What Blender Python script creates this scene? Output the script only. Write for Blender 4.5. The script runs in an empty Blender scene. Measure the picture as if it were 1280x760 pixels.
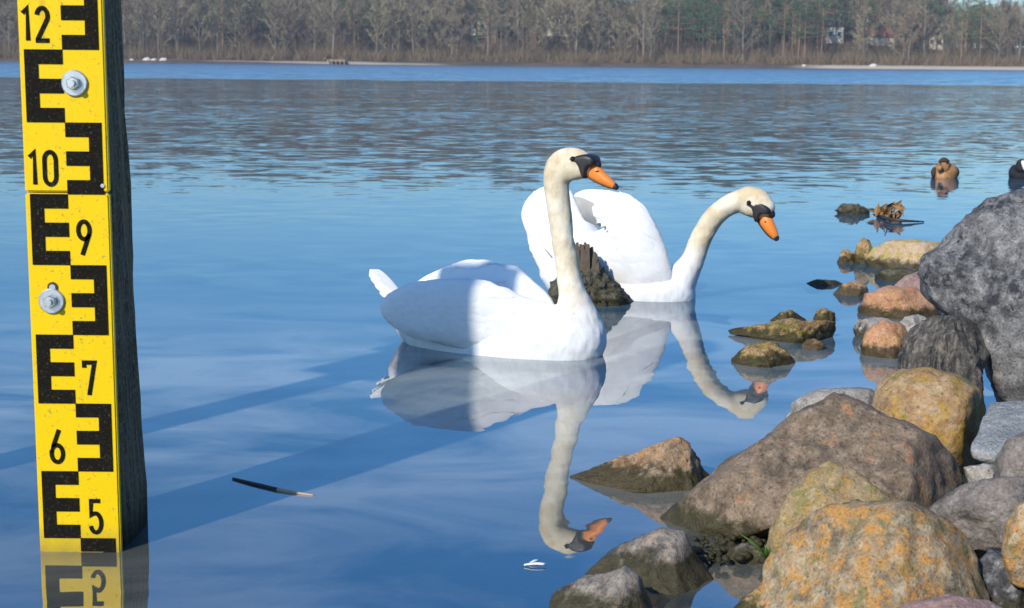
import bpy, bmesh, math, random
from mathutils import Vector, Matrix, noise
S = bpy.context.scene
COL = S.collection
random.seed(7)
R = math.radians

# ------------------------------------------------------------------ camera
CAM_H = 1.0
F = 1900.0                       # focal length in pixels of the 1280 px wide photograph
PITCH = math.atan(303.0 / F)
ROLL = 0.0085
fw = Vector((0, math.cos(PITCH), -math.sin(PITCH)))
rt0 = Vector((1, 0, 0)); up0 = rt0.cross(fw)
rt = rt0 * math.cos(ROLL) + up0 * math.sin(ROLL)
up = up0 * math.cos(ROLL) - rt0 * math.sin(ROLL)
cam = bpy.data.cameras.new('camera'); cam_o = bpy.data.objects.new('camera', cam); COL.objects.link(cam_o)
m = Matrix.Identity(4)
for i in range(3):
    m[i][0] = rt[i]; m[i][1] = up[i]; m[i][2] = -fw[i]
m[2][3] = CAM_H
cam_o.matrix_world = m
cam.sensor_width = 36.0; cam.lens = 36.0 * F / 1280.0
cam.clip_start = 0.05; cam.clip_end = 6000
cam.dof.use_dof = True; cam.dof.focus_distance = 4.3; cam.dof.aperture_fstop = 11
S.camera = cam_o

# ------------------------------------------------------------------ light
SUN_EL = 34.0; SUN_DIR = 35.0      # the light travels 35 degrees right of straight ahead
sd = Vector((math.sin(R(SUN_DIR)) * math.cos(R(SUN_EL)), math.cos(R(SUN_DIR)) * math.cos(R(SUN_EL)), -math.sin(R(SUN_EL))))
w = bpy.data.worlds.new('World'); S.world = w; w.use_nodes = True
nt = w.node_tree; nt.nodes.clear()
sky = nt.nodes.new('ShaderNodeTexSky'); sky.sky_type = 'NISHITA'; sky.sun_disc = False
sky.sun_elevation = R(SUN_EL); sky.sun_rotation = R(180 + SUN_DIR)
sky.air_density = 1.0; sky.dust_density = 0.3; sky.ozone_density = 4.0
hs = nt.nodes.new('ShaderNodeHueSaturation'); hs.inputs['Saturation'].default_value = 1.25
bg = nt.nodes.new('ShaderNodeBackground'); bg.inputs['Strength'].default_value = 0.15
wo = nt.nodes.new('ShaderNodeOutputWorld')
nt.links.new(sky.outputs[0], hs.inputs['Color']); gr = nt.nodes.new('ShaderNodeMix'); gr.data_type = 'RGBA'; gr.blend_type = 'MULTIPLY'; gr.inputs[0].default_value = 1.0
gr.inputs[7].default_value = (.84, 1.0, 1.12, 1)       # the photograph's cool white balance
nt.links.new(hs.outputs[0], gr.inputs[6]); nt.links.new(gr.outputs[2], bg.inputs[0]); nt.links.new(bg.outputs[0], wo.inputs[0])
sun = bpy.data.lights.new('sun', 'SUN'); sun.energy = 4.6; sun.angle = R(0.8); sun.color = (1.0, 0.94, 0.83)
sun_o = bpy.data.objects.new('sun', sun); COL.objects.link(sun_o)
sun_o.rotation_euler = sd.to_track_quat('-Z', 'Y').to_euler()
sun_o.location = (-20, -30, 25)
S.view_settings.view_transform = 'Standard'; S.view_settings.look = 'None'
S.view_settings.exposure = 0.0; S.view_settings.gamma = 1.0
try:
    S.cycles.use_denoising = True
    S.cycles.max_bounces = 8; S.cycles.transparent_max_bounces = 12
    S.cycles.caustics_reflective = False; S.cycles.caustics_refractive = False
    S.cycles.volume_step_rate = 5
except Exception:
    pass

# ------------------------------------------------------------------ helpers
CP = Vector((0, 0, CAM_H))
def ray(x, y):
    d = rt * ((x - 640) / F) + up * ((380 - y) / F) + fw
    return d
def P(x, y, d):                       # point seen at pixel (x, y) in the plane Y = d
    r = ray(x, y); return CP + r * (d / r.y)
def G(x, y, z=0.0):                   # point seen at pixel (x, y) on the level z
    r = ray(x, y); return CP + r * ((z - CAM_H) / r.z)
def PL(x, y, o, n):                   # point seen at pixel on the plane through o with normal n
    r = ray(x, y); return CP + r * ((o - CP).dot(n) / r.dot(n))

def props(o, label=None, cat=None, group=None, kind=None):
    if label: o['label'] = label
    if cat: o['category'] = cat
    if group: o['group'] = group
    if kind: o['kind'] = kind
    return o
def empty(name, loc=(0, 0, 0), **k):
    o = bpy.data.objects.new(name, None); COL.objects.link(o); o.location = loc
    o.empty_display_size = 0.1
    return props(o, **k)
def obj(name, data, mat=None, parent=None, smooth=True, **k):
    """data = (verts, faces) in world space, or a mesh"""
    if isinstance(data, tuple):
        me = bpy.data.meshes.new(name)
        vs = [Vector(v) for v in data[0]]
        if parent is not None:
            loc = Vector((0, 0, 0)); q = parent
            while q is not None:
                loc += q.location; q = q.parent
            vs = [v - loc for v in vs]
        me.from_pydata([tuple(v) for v in vs], [], data[1]); me.update()
        bm = bmesh.new(); bm.from_mesh(me); bmesh.ops.recalc_face_normals(bm, faces=bm.faces); bm.to_mesh(me); bm.free()
    else:
        me = data
    if smooth:
        me.shade_smooth()
    if mat:
        me.materials.clear(); me.materials.append(mat)
    o = bpy.data.objects.new(name, me); COL.objects.link(o)
    if parent is not None: o.parent = parent
    return props(o, **k)
def rebase(o, loc):                   # put a top-level mesh's origin at loc
    loc = Vector(loc)
    o.data.transform(Matrix.Translation(-loc)); o.location = loc
    return o

def resample(pts, n, smooth=1):
    pts = [Vector(p) for p in pts]
    for _ in range(smooth):           # Chaikin corner cutting, closed
        q = []
        for i, a in enumerate(pts):
            b = pts[(i + 1) % len(pts)]
            q += [a.lerp(b, .25), a.lerp(b, .75)]
        pts = q
    L = [0]
    for i in range(len(pts)):
        L.append(L[-1] + (pts[(i + 1) % len(pts)] - pts[i]).length)
    out = []; j = 0
    for k in range(n):
        t = L[-1] * k / n
        while L[j + 1] < t: j += 1
        u = (t - L[j]) / max(1e-9, L[j + 1] - L[j])
        out.append(pts[j].lerp(pts[(j + 1) % len(pts)], u))
    return out

def blob(outline, d, tf, tb, p=2.0, n=72, rings=32, heading=None, off=0.0, c=None, smooth=1, tilt=True, ref=None, skew=0.0):
    """closed solid whose middle section is the outline; tf / tb = thickness towards / away from the camera."""
    cx = sum(q[0] for q in outline) / len(outline) if c is None else c[0]
    cy = sum(q[1] for q in outline) / len(outline) if c is None else c[1]
    if ref is None: o = P(cx, cy, d)
    else: o = P(ref[0], ref[1], d)
    if heading is None:
        nrm = ray(cx, cy).normalized() if tilt else Vector((0, 1, 0))
    else:
        nrm = Vector((-math.sin(heading), math.cos(heading), 0))
    o = o + nrm * off
    mid = [PL(q.x, q.y, o, nrm) for q in resample(outline, n, smooth)] if False else \
          [PL(q[0], q[1], o, nrm) for q in resample([(a, b, 0) for a, b in outline], n, smooth)]
    cc = PL(cx, cy, o, nrm)
    vs = []; fs = []
    for r in range(1, rings):
        u = -math.pi / 2 + math.pi * r / rings
        su, cu = math.sin(u), math.cos(u)
        t = math.copysign(abs(su) ** (2 / p), su); s = abs(cu) ** (2 / p)
        dd = (tf if t < 0 else tb) * t
        for q in mid:
            w_ = cc + (q - cc) * s
            vs.append(w_ + nrm * (dd + skew * (w_.x - cc.x)))
    a = len(vs); vs.append(cc - nrm * tf); vs.append(cc + nrm * tb)
    R_ = rings - 1
    for r in range(R_ - 1):
        for k in range(n):
            k2 = (k + 1) % n
            fs.append((r * n + k, r * n + k2, (r + 1) * n + k2, (r + 1) * n + k))
    for k in range(n):
        k2 = (k + 1) % n
        fs.append((a, k2, k)); fs.append((a + 1, (R_ - 1) * n + k, (R_ - 1) * n + k2))
    return vs, fs

def tube(path, radii, seg=12, caps=True, flat=1.0):
    vs = []; fs = []
    n = len(path); path = [Vector(p) for p in path]
    ref = Vector((0.13, 0.9, 0.31)).normalized()
    for i, p in enumerate(path):
        t = (path[min(i + 1, n - 1)] - path[max(i - 1, 0)]).normalized()
        a = t.cross(ref).normalized(); b = t.cross(a).normalized()
        for k in range(seg):
            an = 2 * math.pi * k / seg
            vs.append(p + (a * math.cos(an) + b * math.sin(an) * flat) * radii[i])
    for i in range(n - 1):
        for k in range(seg):
            k2 = (k + 1) % seg
            fs.append((i * seg + k, i * seg + k2, (i + 1) * seg + k2, (i + 1) * seg + k))
    if caps:
        fs.append(tuple(range(seg))); fs.append(tuple(range((n - 1) * seg, n * seg)))
    return vs, fs
def join(*parts):
    vs = []; fs = []
    for v, f in parts:
        b = len(vs); vs += list(v); fs += [tuple(i + b for i in q) for q in f]
    return vs, fs
def catmull(pts, k=6):
    pts = [Vector(p) for p in pts]; out = []
    for i in range(len(pts) - 1):
        p0 = pts[max(i - 1, 0)]; p1 = pts[i]; p2 = pts[i + 1]; p3 = pts[min(i + 2, len(pts) - 1)]
        for j in range(k):
            t = j / k
            out.append(0.5 * ((2 * p1) + (p2 - p0) * t + (2 * p0 - 5 * p1 + 4 * p2 - p3) * t * t + (3 * p1 - p0 - 3 * p2 + p3) * t ** 3))
    out.append(pts[-1]); return out
def box(x0, x1, y0, y1, z0, z1, fr=None):
    vs = [Vector((x, y, z)) for z in (z0, z1) for y in (y0, y1) for x in (x0, x1)]
    if fr: vs = [fr(v) for v in vs]
    return vs, [(0, 1, 3, 2), (4, 6, 7, 5), (0, 4, 5, 1), (2, 3, 7, 6), (0, 2, 6, 4), (1, 5, 7, 3)]
def sphere(c, r, seg=12, sc=(1, 1, 1)):
    vs = []; fs = []; c = Vector(c); h = seg // 2
    for i in range(1, h):
        a = math.pi * i / h
        for k in range(seg):
            b = 2 * math.pi * k / seg
            vs.append(c + Vector((math.sin(a) * math.cos(b) * sc[0], math.sin(a) * math.sin(b) * sc[1], math.cos(a) * sc[2])) * r)
    t = len(vs); vs.append(c + Vector((0, 0, r * sc[2]))); vs.append(c - Vector((0, 0, r * sc[2])))
    for i in range(h - 2):
        for k in range(seg):
            k2 = (k + 1) % seg
            fs.append((i * seg + k, (i + 1) * seg + k, (i + 1) * seg + k2, i * seg + k2))
    for k in range(seg):
        k2 = (k + 1) % seg
        fs.append((t, k, k2)); fs.append((t + 1, (h - 2) * seg + k2, (h - 2) * seg + k))
    return vs, fs

# ------------------------------------------------------------------ materials
class NT:
    def __init__(s, name):
        s.m = bpy.data.materials.new(name); s.m.use_nodes = True; s.t = s.m.node_tree; s.t.nodes.clear()
    def n(s, ty, ins=None, **k):
        nd = s.t.nodes.new(ty)
        for a, b in k.items(): setattr(nd, a, b)
        for a, b in (ins or {}).items():
            if isinstance(b, bpy.types.NodeSocket): s.t.links.new(b, nd.inputs[a])
            else: nd.inputs[a].default_value = b
        return nd
    def noise(s, vec, scale, detail=5, rough=.55, dist=0.0):
        return s.n('ShaderNodeTexNoise', {'Vector': vec, 'Scale': scale, 'Detail': detail, 'Roughness': rough, 'Distortion': dist}).outputs[0]
    def ramp(s, fac, stops, interp='LINEAR'):
        r = s.n('ShaderNodeValToRGB', {'Fac': fac}); e = r.color_ramp.elements; r.color_ramp.interpolation = interp
        while len(e) < len(stops): e.new(0.5)
        for i, (p, c) in enumerate(stops):
            e[i].position = p; e[i].color = (c, c, c, 1) if isinstance(c, (int, float)) else (*c, 1)
        return r.outputs[0]
    def mix(s, fac, a, b, mode='MIX'):
        x = s.n('ShaderNodeMix', data_type='RGBA', blend_type=mode)
        for i, v in ((0, fac), (6, a), (7, b)):
            if isinstance(v, bpy.types.NodeSocket): s.t.links.new(v, x.inputs[i])
            elif i == 0: x.inputs[0].default_value = v
            else: x.inputs[i].default_value = (*v, 1)
        return x.outputs[2]
    def math(s, op, a, b=0.0, clamp=False):
        return s.n('ShaderNodeMath', {0: a, 1: b}, operation=op, use_clamp=clamp).outputs[0]
    def mapr(s, v, a, b, c, d):
        return s.n('ShaderNodeMapRange', {0: v, 1: a, 2: b, 3: c, 4: d}, clamp=True).outputs[0]
    def scaled(s, vec, sx, sy, sz):
        return s.n('ShaderNodeMapping', {'Vector': vec, 'Scale': (sx, sy, sz)}).outputs[0]
    def out(s, col, rough=.7, bump=None, bstr=.5, bdist=.01, spec=.4, **k):
        b = s.n('ShaderNodeBsdfPrincipled', {'Base Color': col if isinstance(col, bpy.types.NodeSocket) else (*col, 1), 'Roughness': rough, 'Specular IOR Level': spec})
        for a, v in k.items(): b.inputs[a.replace('_', ' ')].default_value = v
        if bump is not None:
            bn = s.n('ShaderNodeBump', {'Height': bump, 'Strength': bstr, 'Distance': bdist})
            s.t.links.new(bn.outputs[0], b.inputs['Normal'])
        s.n('ShaderNodeOutputMaterial', {'Surface': b.outputs[0]}); return s.m
def pos(t): return t.n('ShaderNodeNewGeometry').outputs['Position']

def rock_mat(name, base, dark, light, lichen=None, lich_amt=.5, lich2=None, grain=1.0, algae=.035, stretch=None, rough=.85, veins=False, k=1.0):
    t = NT(name); p = pos(t)
    v = t.scaled(p, *stretch) if stretch else p
    n1 = t.noise(v, 9 * k, 6, .6); n2 = t.noise(v, 38 * k, 6, .68); n3 = t.noise(p, 170 * k, 4, .7)
    c = t.mix(t.ramp(n1, [(.38, 0), (.6, 1)]), dark, base)
    c = t.mix(t.math('MULTIPLY', t.ramp(n2, [(.44, 0), (.68, 1)]), .8), c, light)
    if lichen:
        a = t.noise(p, 30 * k, 9, .78, .25)
        c = t.mix(t.ramp(a, [(.62 - .3 * lich_amt, 0), (.70 - .3 * lich_amt, .9)]), c, lichen)
    if lich2:
        a = t.noise(t.scaled(p, 1, 1, 1.3), 20 * k, 8, .74, .3)
        c = t.mix(t.ramp(a, [(.53, 0), (.63, .85)]), c, lich2)
    sp = t.ramp(n3, [(.33, .25), (.45, .95), (.58, 1.08), (.70, 1.9)])
    c = t.mix(grain * .75, c, t.mix(1, c, sp, 'MULTIPLY'))
    pit = t.n('ShaderNodeTexVoronoi', {'Vector': p, 'Scale': 60 * k}).outputs[0]
    c = t.mix(t.ramp(pit, [(.06, .55), (.2, 0)]), c, tuple(x * .35 for x in dark))
    # algae and wet stone just above the waterline
    z = t.n('ShaderNodeSeparateXYZ', {0: p}).outputs[2]
    zz = t.math('ADD', z, t.math('MULTIPLY', t.math('SUBTRACT', n2, .5), .09))
    wet = t.mapr(zz, algae * .75 + .004, algae * 1.3 + .006, 1.0, 0.0)
    alg = t.mix(n2, (.010, .009, .004), (.062, .052, .010))
    c = t.mix(t.math('MULTIPLY', wet, .92), c, alg)
    rg = t.mapr(wet, 0, 1, rough, .45)
    h = t.math('ADD', t.math('MULTIPLY', n2, 1.0), t.math('MULTIPLY', n3, .28))
    h = t.math('ADD', h, t.math('MULTIPLY', t.ramp(pit, [(.0, 0), (.22, 1)]), .12))
    return t.out(c, rg, h, .85, .011, .35)

M = {}
M['basalt'] = rock_mat('dark_basalt', (.145, .14, .138), (.035, .036, .042), (.33, .32, .31), grain=1.2, algae=.01, k=.8)
M['stumprock'] = rock_mat('weathered_dark_stone', (.10, .09, .08), (.022, .022, .024), (.27, .23, .185), grain=1.0, algae=.02, stretch=(1.9, 1.9, .32), k=.9)
M['yellowgreen'] = rock_mat('yellow_green_stone', (.37, .21, .09), (.25, .15, .08), (.50, .39, .24), (.40, .24, .04), .42, (.17, .18, .035), grain=.9, algae=.0, k=.55)
M['pale'] = rock_mat('pale_grey_stone', (.36, .33, .29), (.22, .20, .175), (.5, .47, .43), grain=.9)
M['brown'] = rock_mat('brown_stone', (.21, .15, .10), (.105, .08, .055), (.33, .25, .175), (.36, .17, .08), .2, grain=1.1, algae=.045, k=.8)
M['pyramid'] = rock_mat('tan_wet_stone', (.36, .24, .145), (.20, .135, .08), (.48, .37, .26), (.42, .20, .07), .35, grain=1.0, algae=.042)
M['ochre'] = rock_mat('ochre_stone', (.40, .28, .14), (.24, .17, .09), (.42, .34, .22), (.44, .24, .05), .4, (.19, .18, .05), grain=.8)
M['orange'] = rock_mat('orange_lichen_stone', (.36, .25, .14), (.12, .10, .07), (.52, .43, .29), (.47, .235, .06), .44, (.15, .155, .05), grain=1.0, algae=.02)
M['violet'] = rock_mat('violet_grey_stone', (.215, .18, .155), (.095, .085, .075), (.33, .29, .25), grain=.9, algae=.03)
M['block'] = rock_mat('grey_granite', (.30, .31, .30), (.20, .21, .205), (.42, .42, .41), grain=1.3, algae=.02)
M['bluegrey'] = rock_mat('blue_grey_stone', (.24, .21, .175), (.12, .11, .10), (.38, .32, .26), (.38, .27, .19), .32, grain=.9, algae=.05)
M['blackwet'] = rock_mat('black_wet_stone', (.055, .055, .06), (.02, .02, .024), (.34, .34, .34), grain=1.3, algae=.05)
M['pink'] = rock_mat('pink_stone', (.34, .21, .18), (.22, .14, .13), (.42, .31, .28), grain=.8)
M['salmon'] = rock_mat('salmon_stone', (.50, .25, .13), (.36, .17, .085), (.58, .36, .23), (.42, .27, .07), .25, grain=.8, algae=.034, k=.8)
M['beige'] = rock_mat('beige_pink_stone', (.52, .36, .24), (.38, .25, .15), (.6, .47, .34), (.40, .33, .07), .45, grain=.7, algae=.04, k=.8)
M['moss'] = rock_mat('mossy_stone', (.36, .20, .09), (.10, .06, .025), (.55, .38, .22), (.27, .24, .03), .42, (.09, .10, .012), grain=1.3, algae=.032, k=.9)
M['darkmoss'] = rock_mat('dark_weedy_stone', (.075, .066, .045), (.03, .03, .02), (.17, .155, .115), grain=1.2, algae=.03)

def plain(name, col, rough=.6, spec=.4, bscale=None, bstr=.3, var=0.0, vscale=20, **k):
    t = NT(name); p = t.n('ShaderNodeTexCoord').outputs['Object']
    c = col
    if var:
        nn = t.noise(p, vscale, 5, .6)
        c = t.mix(nn, tuple(x * (1 - var) for x in col), tuple(min(1, x * (1 + var)) for x in col))
    b = t.noise(p, bscale, 4, .6) if bscale else None
    return t.out(c, rough, b, bstr, .002, spec, **k)

def feather_mat(name, col, warm):
    t = NT(name); p = t.n('ShaderNodeTexCoord').outputs['Object']
    n1 = t.noise(p, 7, 4, .6); n2 = t.noise(t.scaled(p, 1, 1, .5), 55, 5, .65)
    c = t.mix(t.ramp(n1, [(.42, 0), (.66, .8)]), col, warm)
    v = t.n('ShaderNodeTexVoronoi', {'Vector': t.scaled(p, .55, 1, 1), 'Scale': 30.0}, feature='SMOOTH_F1').outputs[0]
    c = t.mix(t.math('MULTIPLY', t.ramp(n2, [(.3, 1), (.5, 0)]), .18), c, tuple(x * .75 for x in warm))
    h = t.math('ADD', t.math('MULTIPLY', v, .5), t.math('MULTIPLY', n2, .4))
    return t.out(c, .75, h, .28, .006, .2, Subsurface_Weight=0.0)
M['plumage'] = feather_mat('white_plumage', (.84, .84, .84), (.80, .79, .77))
def neck_mat():
    # white body plumage that turns cream on the head and neck
    t = NT('white_and_cream_plumage'); p = t.n('ShaderNodeTexCoord').outputs['Object']
    n1 = t.noise(p, 9, 5, .65); n2 = t.noise(t.scaled(p, 1, 1, .45), 70, 5, .7)
    cr = t.mix(t.ramp(n1, [(.4, 0), (.62, 1)]), (.79, .72, .58), (.62, .50, .32))
    z = t.n('ShaderNodeSeparateXYZ', {0: p}).outputs[2]
    c = t.mix(t.mapr(t.math('ADD', z, t.math('MULTIPLY', n1, .12)), .15, .32, 0, 1), (.84, .84, .84), cr)
    x = t.ramp(n2, [(.3, .75), (.47, 1)])
    c = t.mix(.55, c, t.mix(1, c, x, 'MULTIPLY'))
    return t.out(c, .8, n2, .35, .004, .15)
M['body'] = neck_mat()
M['greyfeather'] = plain('grey_flight_feather', (.50, .48, .44), .7, .2, 60, .3, .25, 30)
M['beak'] = plain('orange_beak', (.80, .235, .035), .45, .4, 80, .1, .14, 45)
M['beakpink'] = plain('pink_beak_end', (.78, .34, .22), .45, .4)
M['black'] = plain('black_face_skin', (.018, .018, .02), .45, .4, 90, .2)
M['eye'] = plain('glossy_dark_eye', (.008, .006, .005), .08, .6)
t_ = NT('yellow_enamel'); p_ = pos(t_)
z_ = t_.n('ShaderNodeSeparateXYZ', {0: p_}).outputs[2]
c_ = t_.mix(t_.noise(p_, 8, 5, .6), (.83, .54, .0), (.88, .60, .004))
c_ = t_.mix(t_.ramp(t_.noise(t_.scaled(p_, 1, 1, .12), 60, 5, .7), [(.58, 0), (.72, .35)]), c_, (.55, .40, .05))
c_ = t_.mix(t_.ramp(t_.noise(t_.scaled(p_, 1, 1, .05), 26, 4, .6), [(.60, 0), (.70, .45)]), c_, (.42, .25, .03))
c_ = t_.mix(t_.ramp(t_.noise(p_, 120, 3, .7), [(.62, 0), (.69, .75)]), c_, (.28, .20, .06))
c_ = t_.mix(t_.mapr(t_.math('ADD', z_, t_.math('MULTIPLY', t_.noise(p_, 40, 4, .7), .05)), .015, .09, .75, 0), c_, (.26, .20, .05))
M['yellow'] = t_.out(c_, .45, t_.noise(p_, 90, 4, .7), .06, .002, .25)
t_ = NT('black_gauge_print'); p_ = t_.n('ShaderNodeTexCoord').outputs['Object']
M['print'] = t_.out(t_.ramp(t_.noise(p_, 260, 3, .7), [(.45, (.007, .006, .004)), (.62, (.014, .012, .008)), (.72, (.12, .11, .085))]), .7, None, .5, .01, .08)
def wood_mat():
    t = NT('dark_old_wood'); p = t.n('ShaderNodeTexCoord').outputs['Object']
    g = t.noise(t.scaled(p, 1, 1, .07), 55, 7, .7, .3); n = t.noise(p, 14, 6, .7); s = t.noise(p, 90, 4, .7)
    c = t.ramp(g, [(.35, (.055, .042, .028)), (.5, (.22, .165, .105)), (.64, (.44, .34, .22))])
    c = t.mix(t.ramp(n, [(.5, 0), (.66, .8)]), c, (.24, .225, .15))
    c = t.mix(t.ramp(s, [(.50, 0), (.62, .75)]), c, (.42, .36, .25))
    z = t.n('ShaderNodeSeparateXYZ', {0: p}).outputs[2]
    c = t.mix(t.mapr(z, .0, .10, .9, 0), c, (.012, .012, .008))
    h = t.math('ADD', g, t.math('MULTIPLY', s, 1.2))
    return t.out(c, .85, h, 1.0, .02, .15)
M['wood'] = wood_mat()
M['steel'] = plain('galvanised_steel', (.55, .56, .57), .38, .5, 60, .15, .25, 50, Metallic=.85)
M['slotdark'] = plain('dark_slot', (.05, .04, .03), .7)
M['splinter'] = plain('grey_splintered_wood', (.15, .115, .085), .85, .2, 60, .6, .55, 60)
M['twig'] = plain('dark_wet_twig', (.035, .028, .022), .5, .4, 60, .4, .4, 60)
M['twigbark'] = plain('peeled_pale_wood', (.55, .38, .24), .6, .3, 60, .4, .4, 90)
M['grass'] = plain('green_blade', (.07, .15, .02), .5)
M['duck'] = plain('brown_mottled_plumage', (.26, .14, .065), .8, .2, 70, .5, .55, 55)
M['duckdark'] = plain('dark_brown_plumage', (.06, .04, .03), .8, .2, 60, .4, .4, 50)
M['duckbill'] = plain('dull_orange_bill', (.35, .17, .06), .5)
M['coot'] = plain('sooty_plumage', (.018, .018, .022), .7, .3, 60, .3, .3, 40)
M['white'] = plain('white_shield', (.8, .8, .78), .5)

# ------------------------------------------------------------------ water, lake bed, far shore
SHORE = 372.0
def water_mat():
    t = NT('lake_water'); p = pos(t)
    xyz = t.n('ShaderNodeSeparateXYZ', {0: p}); y = xyz.outputs[1]
    # wind: calm near the bank, small ripples further out, ruffled water before the far shore
    def slope(sx, sy, sc, det, dist=0.0):
        nz = t.n('ShaderNodeTexNoise', {'Vector': t.scaled(p, sx, sy, 1), 'Scale': sc, 'Detail': det, 'Roughness': .55, 'Distortion': dist})
        return t.n('ShaderNodeVectorMath', {0: nz.outputs[1], 1: (.5, .5, .5)}, operation='SUBTRACT').outputs[0]
    def amp(v, a):
        return t.n('ShaderNodeVectorMath', {0: v, 'Scale': a}, operation='SCALE').outputs[0]
    def add(a, b): return t.n('ShaderNodeVectorMath', {0: a, 1: b}, operation='ADD').outputs[0]
    gust = t.ramp(t.noise(t.scaled(p, .2, .8, 1), .30, 3, .5), [(.36, .6), (.6, 1.0)])
    nearf = t.noise(t.scaled(p, .5, 1.2, 1), .8, 2, .5)
    mid = t.math('MULTIPLY', t.math('POWER', t.mapr(y, 6.5, 24, 0, 1), 1.3), gust)
    far = t.math('MULTIPLY', t.mapr(y, 17, 45, 0, 1), gust)
    v = amp(slope(.8, 1.5, 4.5, 2, .3), t.math('ADD', .018, t.math('MULTIPLY', t.ramp(nearf, [(.42, 0), (.65, 1)]), .028)))
    v = add(v, amp(slope(.75, 1.6, 4.5, 4, .5), t.math('MULTIPLY', mid, .30)))
    v = add(v, amp(slope(.6, 1.4, 2.0, 4, .5), t.math('MULTIPLY', mid, .12)))
    v = add(v, amp(slope(.35, .9, .9, 5, .5), t.math('MULTIPLY', far, .10)))
    # the ruffled stripe of open water below the far shore
    edge = t.math('ADD', y, t.math('MULTIPLY', t.math('SUBTRACT', t.noise(t.scaled(p, .1, .1, 1), .35, 3, .5), .5), 8))
    band = t.mapr(edge, 76, 84, 0, 1)
    v = add(v, amp(slope(.5, .9, 1.0, 5), t.math('MULTIPLY', band, .95)))
    v = t.n('ShaderNodeVectorMath', {0: v, 1: (1, 1, 0)}, operation='MULTIPLY').outputs[0]
    nrm = t.n('ShaderNodeVectorMath', {0: add(v, t.n('ShaderNodeCombineXYZ', {2: 1.0}).outputs[0])}, operation='NORMALIZE').outputs[0]
    rough = t.math('ADD', t.mapr(y, 6, 60, .012, .07), t.math('MULTIPLY', band, .15))
    gl = t.n('ShaderNodeBsdfGlossy', {'Color': (1, 1, 1, 1), 'Roughness': rough, 'Normal': nrm})
    fr = t.n('ShaderNodeFresnel', {'IOR': 4.8, 'Normal': nrm})
    bed = t.noise(t.scaled(p, .6, 1.0, 1), 2.0, 6, .6, .9)
    dc = t.mix(t.ramp(bed, [(.36, 0), (.62, 1)]), (.03, .08, .12), (.55, .57, .50))  # sunlit patches over the bed put into the water colour as pale mottling
    dc = t.mix(t.mapr(y, 3.4, 6.5, 0, 1), dc, (.035, .085, .13))
    df = t.n('ShaderNodeBsdfDiffuse', {'Color': dc})
    tr = t.n('ShaderNodeBsdfTransparent', {'Color': (.74, .82, .78, 1)})
    body = t.n('ShaderNodeMixShader', {0: t.mapr(y, 3.1, 5.2, .25, 1.0), 1: tr.outputs[0], 2: df.outputs[0]})
    mx = t.n('ShaderNodeMixShader', {0: fr.outputs[0], 1: body.outputs[0], 2: gl.outputs[0]})
    t.n('ShaderNodeOutputMaterial', {'Surface': mx.outputs[0]}); return t.m
M['water'] = water_mat()
wv = [(-900, -20, 0), (900, -20, 0), (900, 1400, 0), (-900, 1400, 0)]
obj('water', (wv, [(0, 1, 2, 3)]), M['water'], smooth=False, kind='structure')
def bed_mat():
    t = NT('lake_bed_sand'); p = pos(t)
    n = t.noise(p, 1.6, 6, .6, .5); s = t.noise(p, 14, 5, .65)
    c = t.ramp(n, [(.35, (.16, .21, .22)), (.55, (.36, .39, .36)), (.7, (.62, .58, .50))])
    c = t.mix(t.ramp(s, [(.35, .55), (.55, 0)]), c, (.09, .09, .07))
    return t.out(c, .9, s, .5, .02)
M['bed'] = bed_mat()
# bed: shelves down away from the bank on the right
vs = []; fs = []; NX, NY = 60, 60
for j in range(NY + 1):
    for i in range(NX + 1):
        x = -8 + 16 * i / NX; y = -3 + 17 * j / NY
        e = x - (0.35 + .18 * (y - 2.5))           # signed distance from the bank line
        z = -.33 - .06 * max(0, y - 5) - .05 * noise.noise(Vector((x, y, 0)) * .9)
        z += max(0, min(1, (e + .4) / 1.1)) * .22
        z += .022 * noise.noise(Vector((x, y, 3)) * 5)
        vs.append((x, y, z))
for j in range(NY):
    for i in range(NX):
        a = j * (NX + 1) + i; fs.append((a, a + 1, a + NX + 2, a + NX + 1))
obj('lake_bed', (vs, fs), M['bed'], kind='structure')

def hill_mat():
    t = NT('leaf_litter_ground'); p = pos(t)
    n = t.noise(p, .12, 6, .65); z = t.n('ShaderNodeSeparateXYZ', {0: p}).outputs[2]
    c = t.ramp(n, [(.35, (.06, .045, .035)), (.6, (.115, .085, .06))])
    s = t.noise(t.scaled(p, .018, .018, 1), 1.0, 3, .5)
    x = t.n('ShaderNodeSeparateXYZ', {0: p}).outputs[0]
    amt = t.math('MAXIMUM', t.ramp(s, [(.58, 0), (.66, .7)]), t.mapr(x, 66, 76, 0, .9))
    sand = t.math('MULTIPLY', t.mapr(z, .75, 1.0, 1, 0), amt)
    c = t.mix(sand, c, (.50, .41, .33))
    return t.out(c, .95, n, .3, .1)
M['hill'] = hill_mat()
def hill_z(x, y):
    e = y - SHORE
    if e < 0: return -1.0
    z = min(.95, .45 + e * .12)
    rise = max(0, e - 12)
    k = 1.0 if x < 98 else max(.30, 1.0 - (x - 98) / 40.0)
    z += k * (24.0 * (1 - math.exp(-rise / 85.0))) + 1.2 * noise.noise(Vector((x, y, 0)) * .02) * min(1, rise / 30)
    return z
vs = []; fs = []; ys = [-4, 0, .5, 2, 6, 12, 20, 30, 45, 65, 90, 120, 160, 220, 320, 500, 800]
NX = 120
for e in ys:
    for i in range(NX + 1):
        x = -600 + 1200 * i / NX
        yo = 1.4 * noise.noise(Vector((x * .05, 0, 0)))
        vs.append((x, SHORE + e + yo, hill_z(x, SHORE + e) if e > 0 else (-.2 if e < 0 else .05)))
for j in range(len(ys) - 1):
    for i in range(NX):
        a = j * (NX + 1) + i; fs.append((a, a + 1, a + NX + 2, a + NX + 1))
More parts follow.
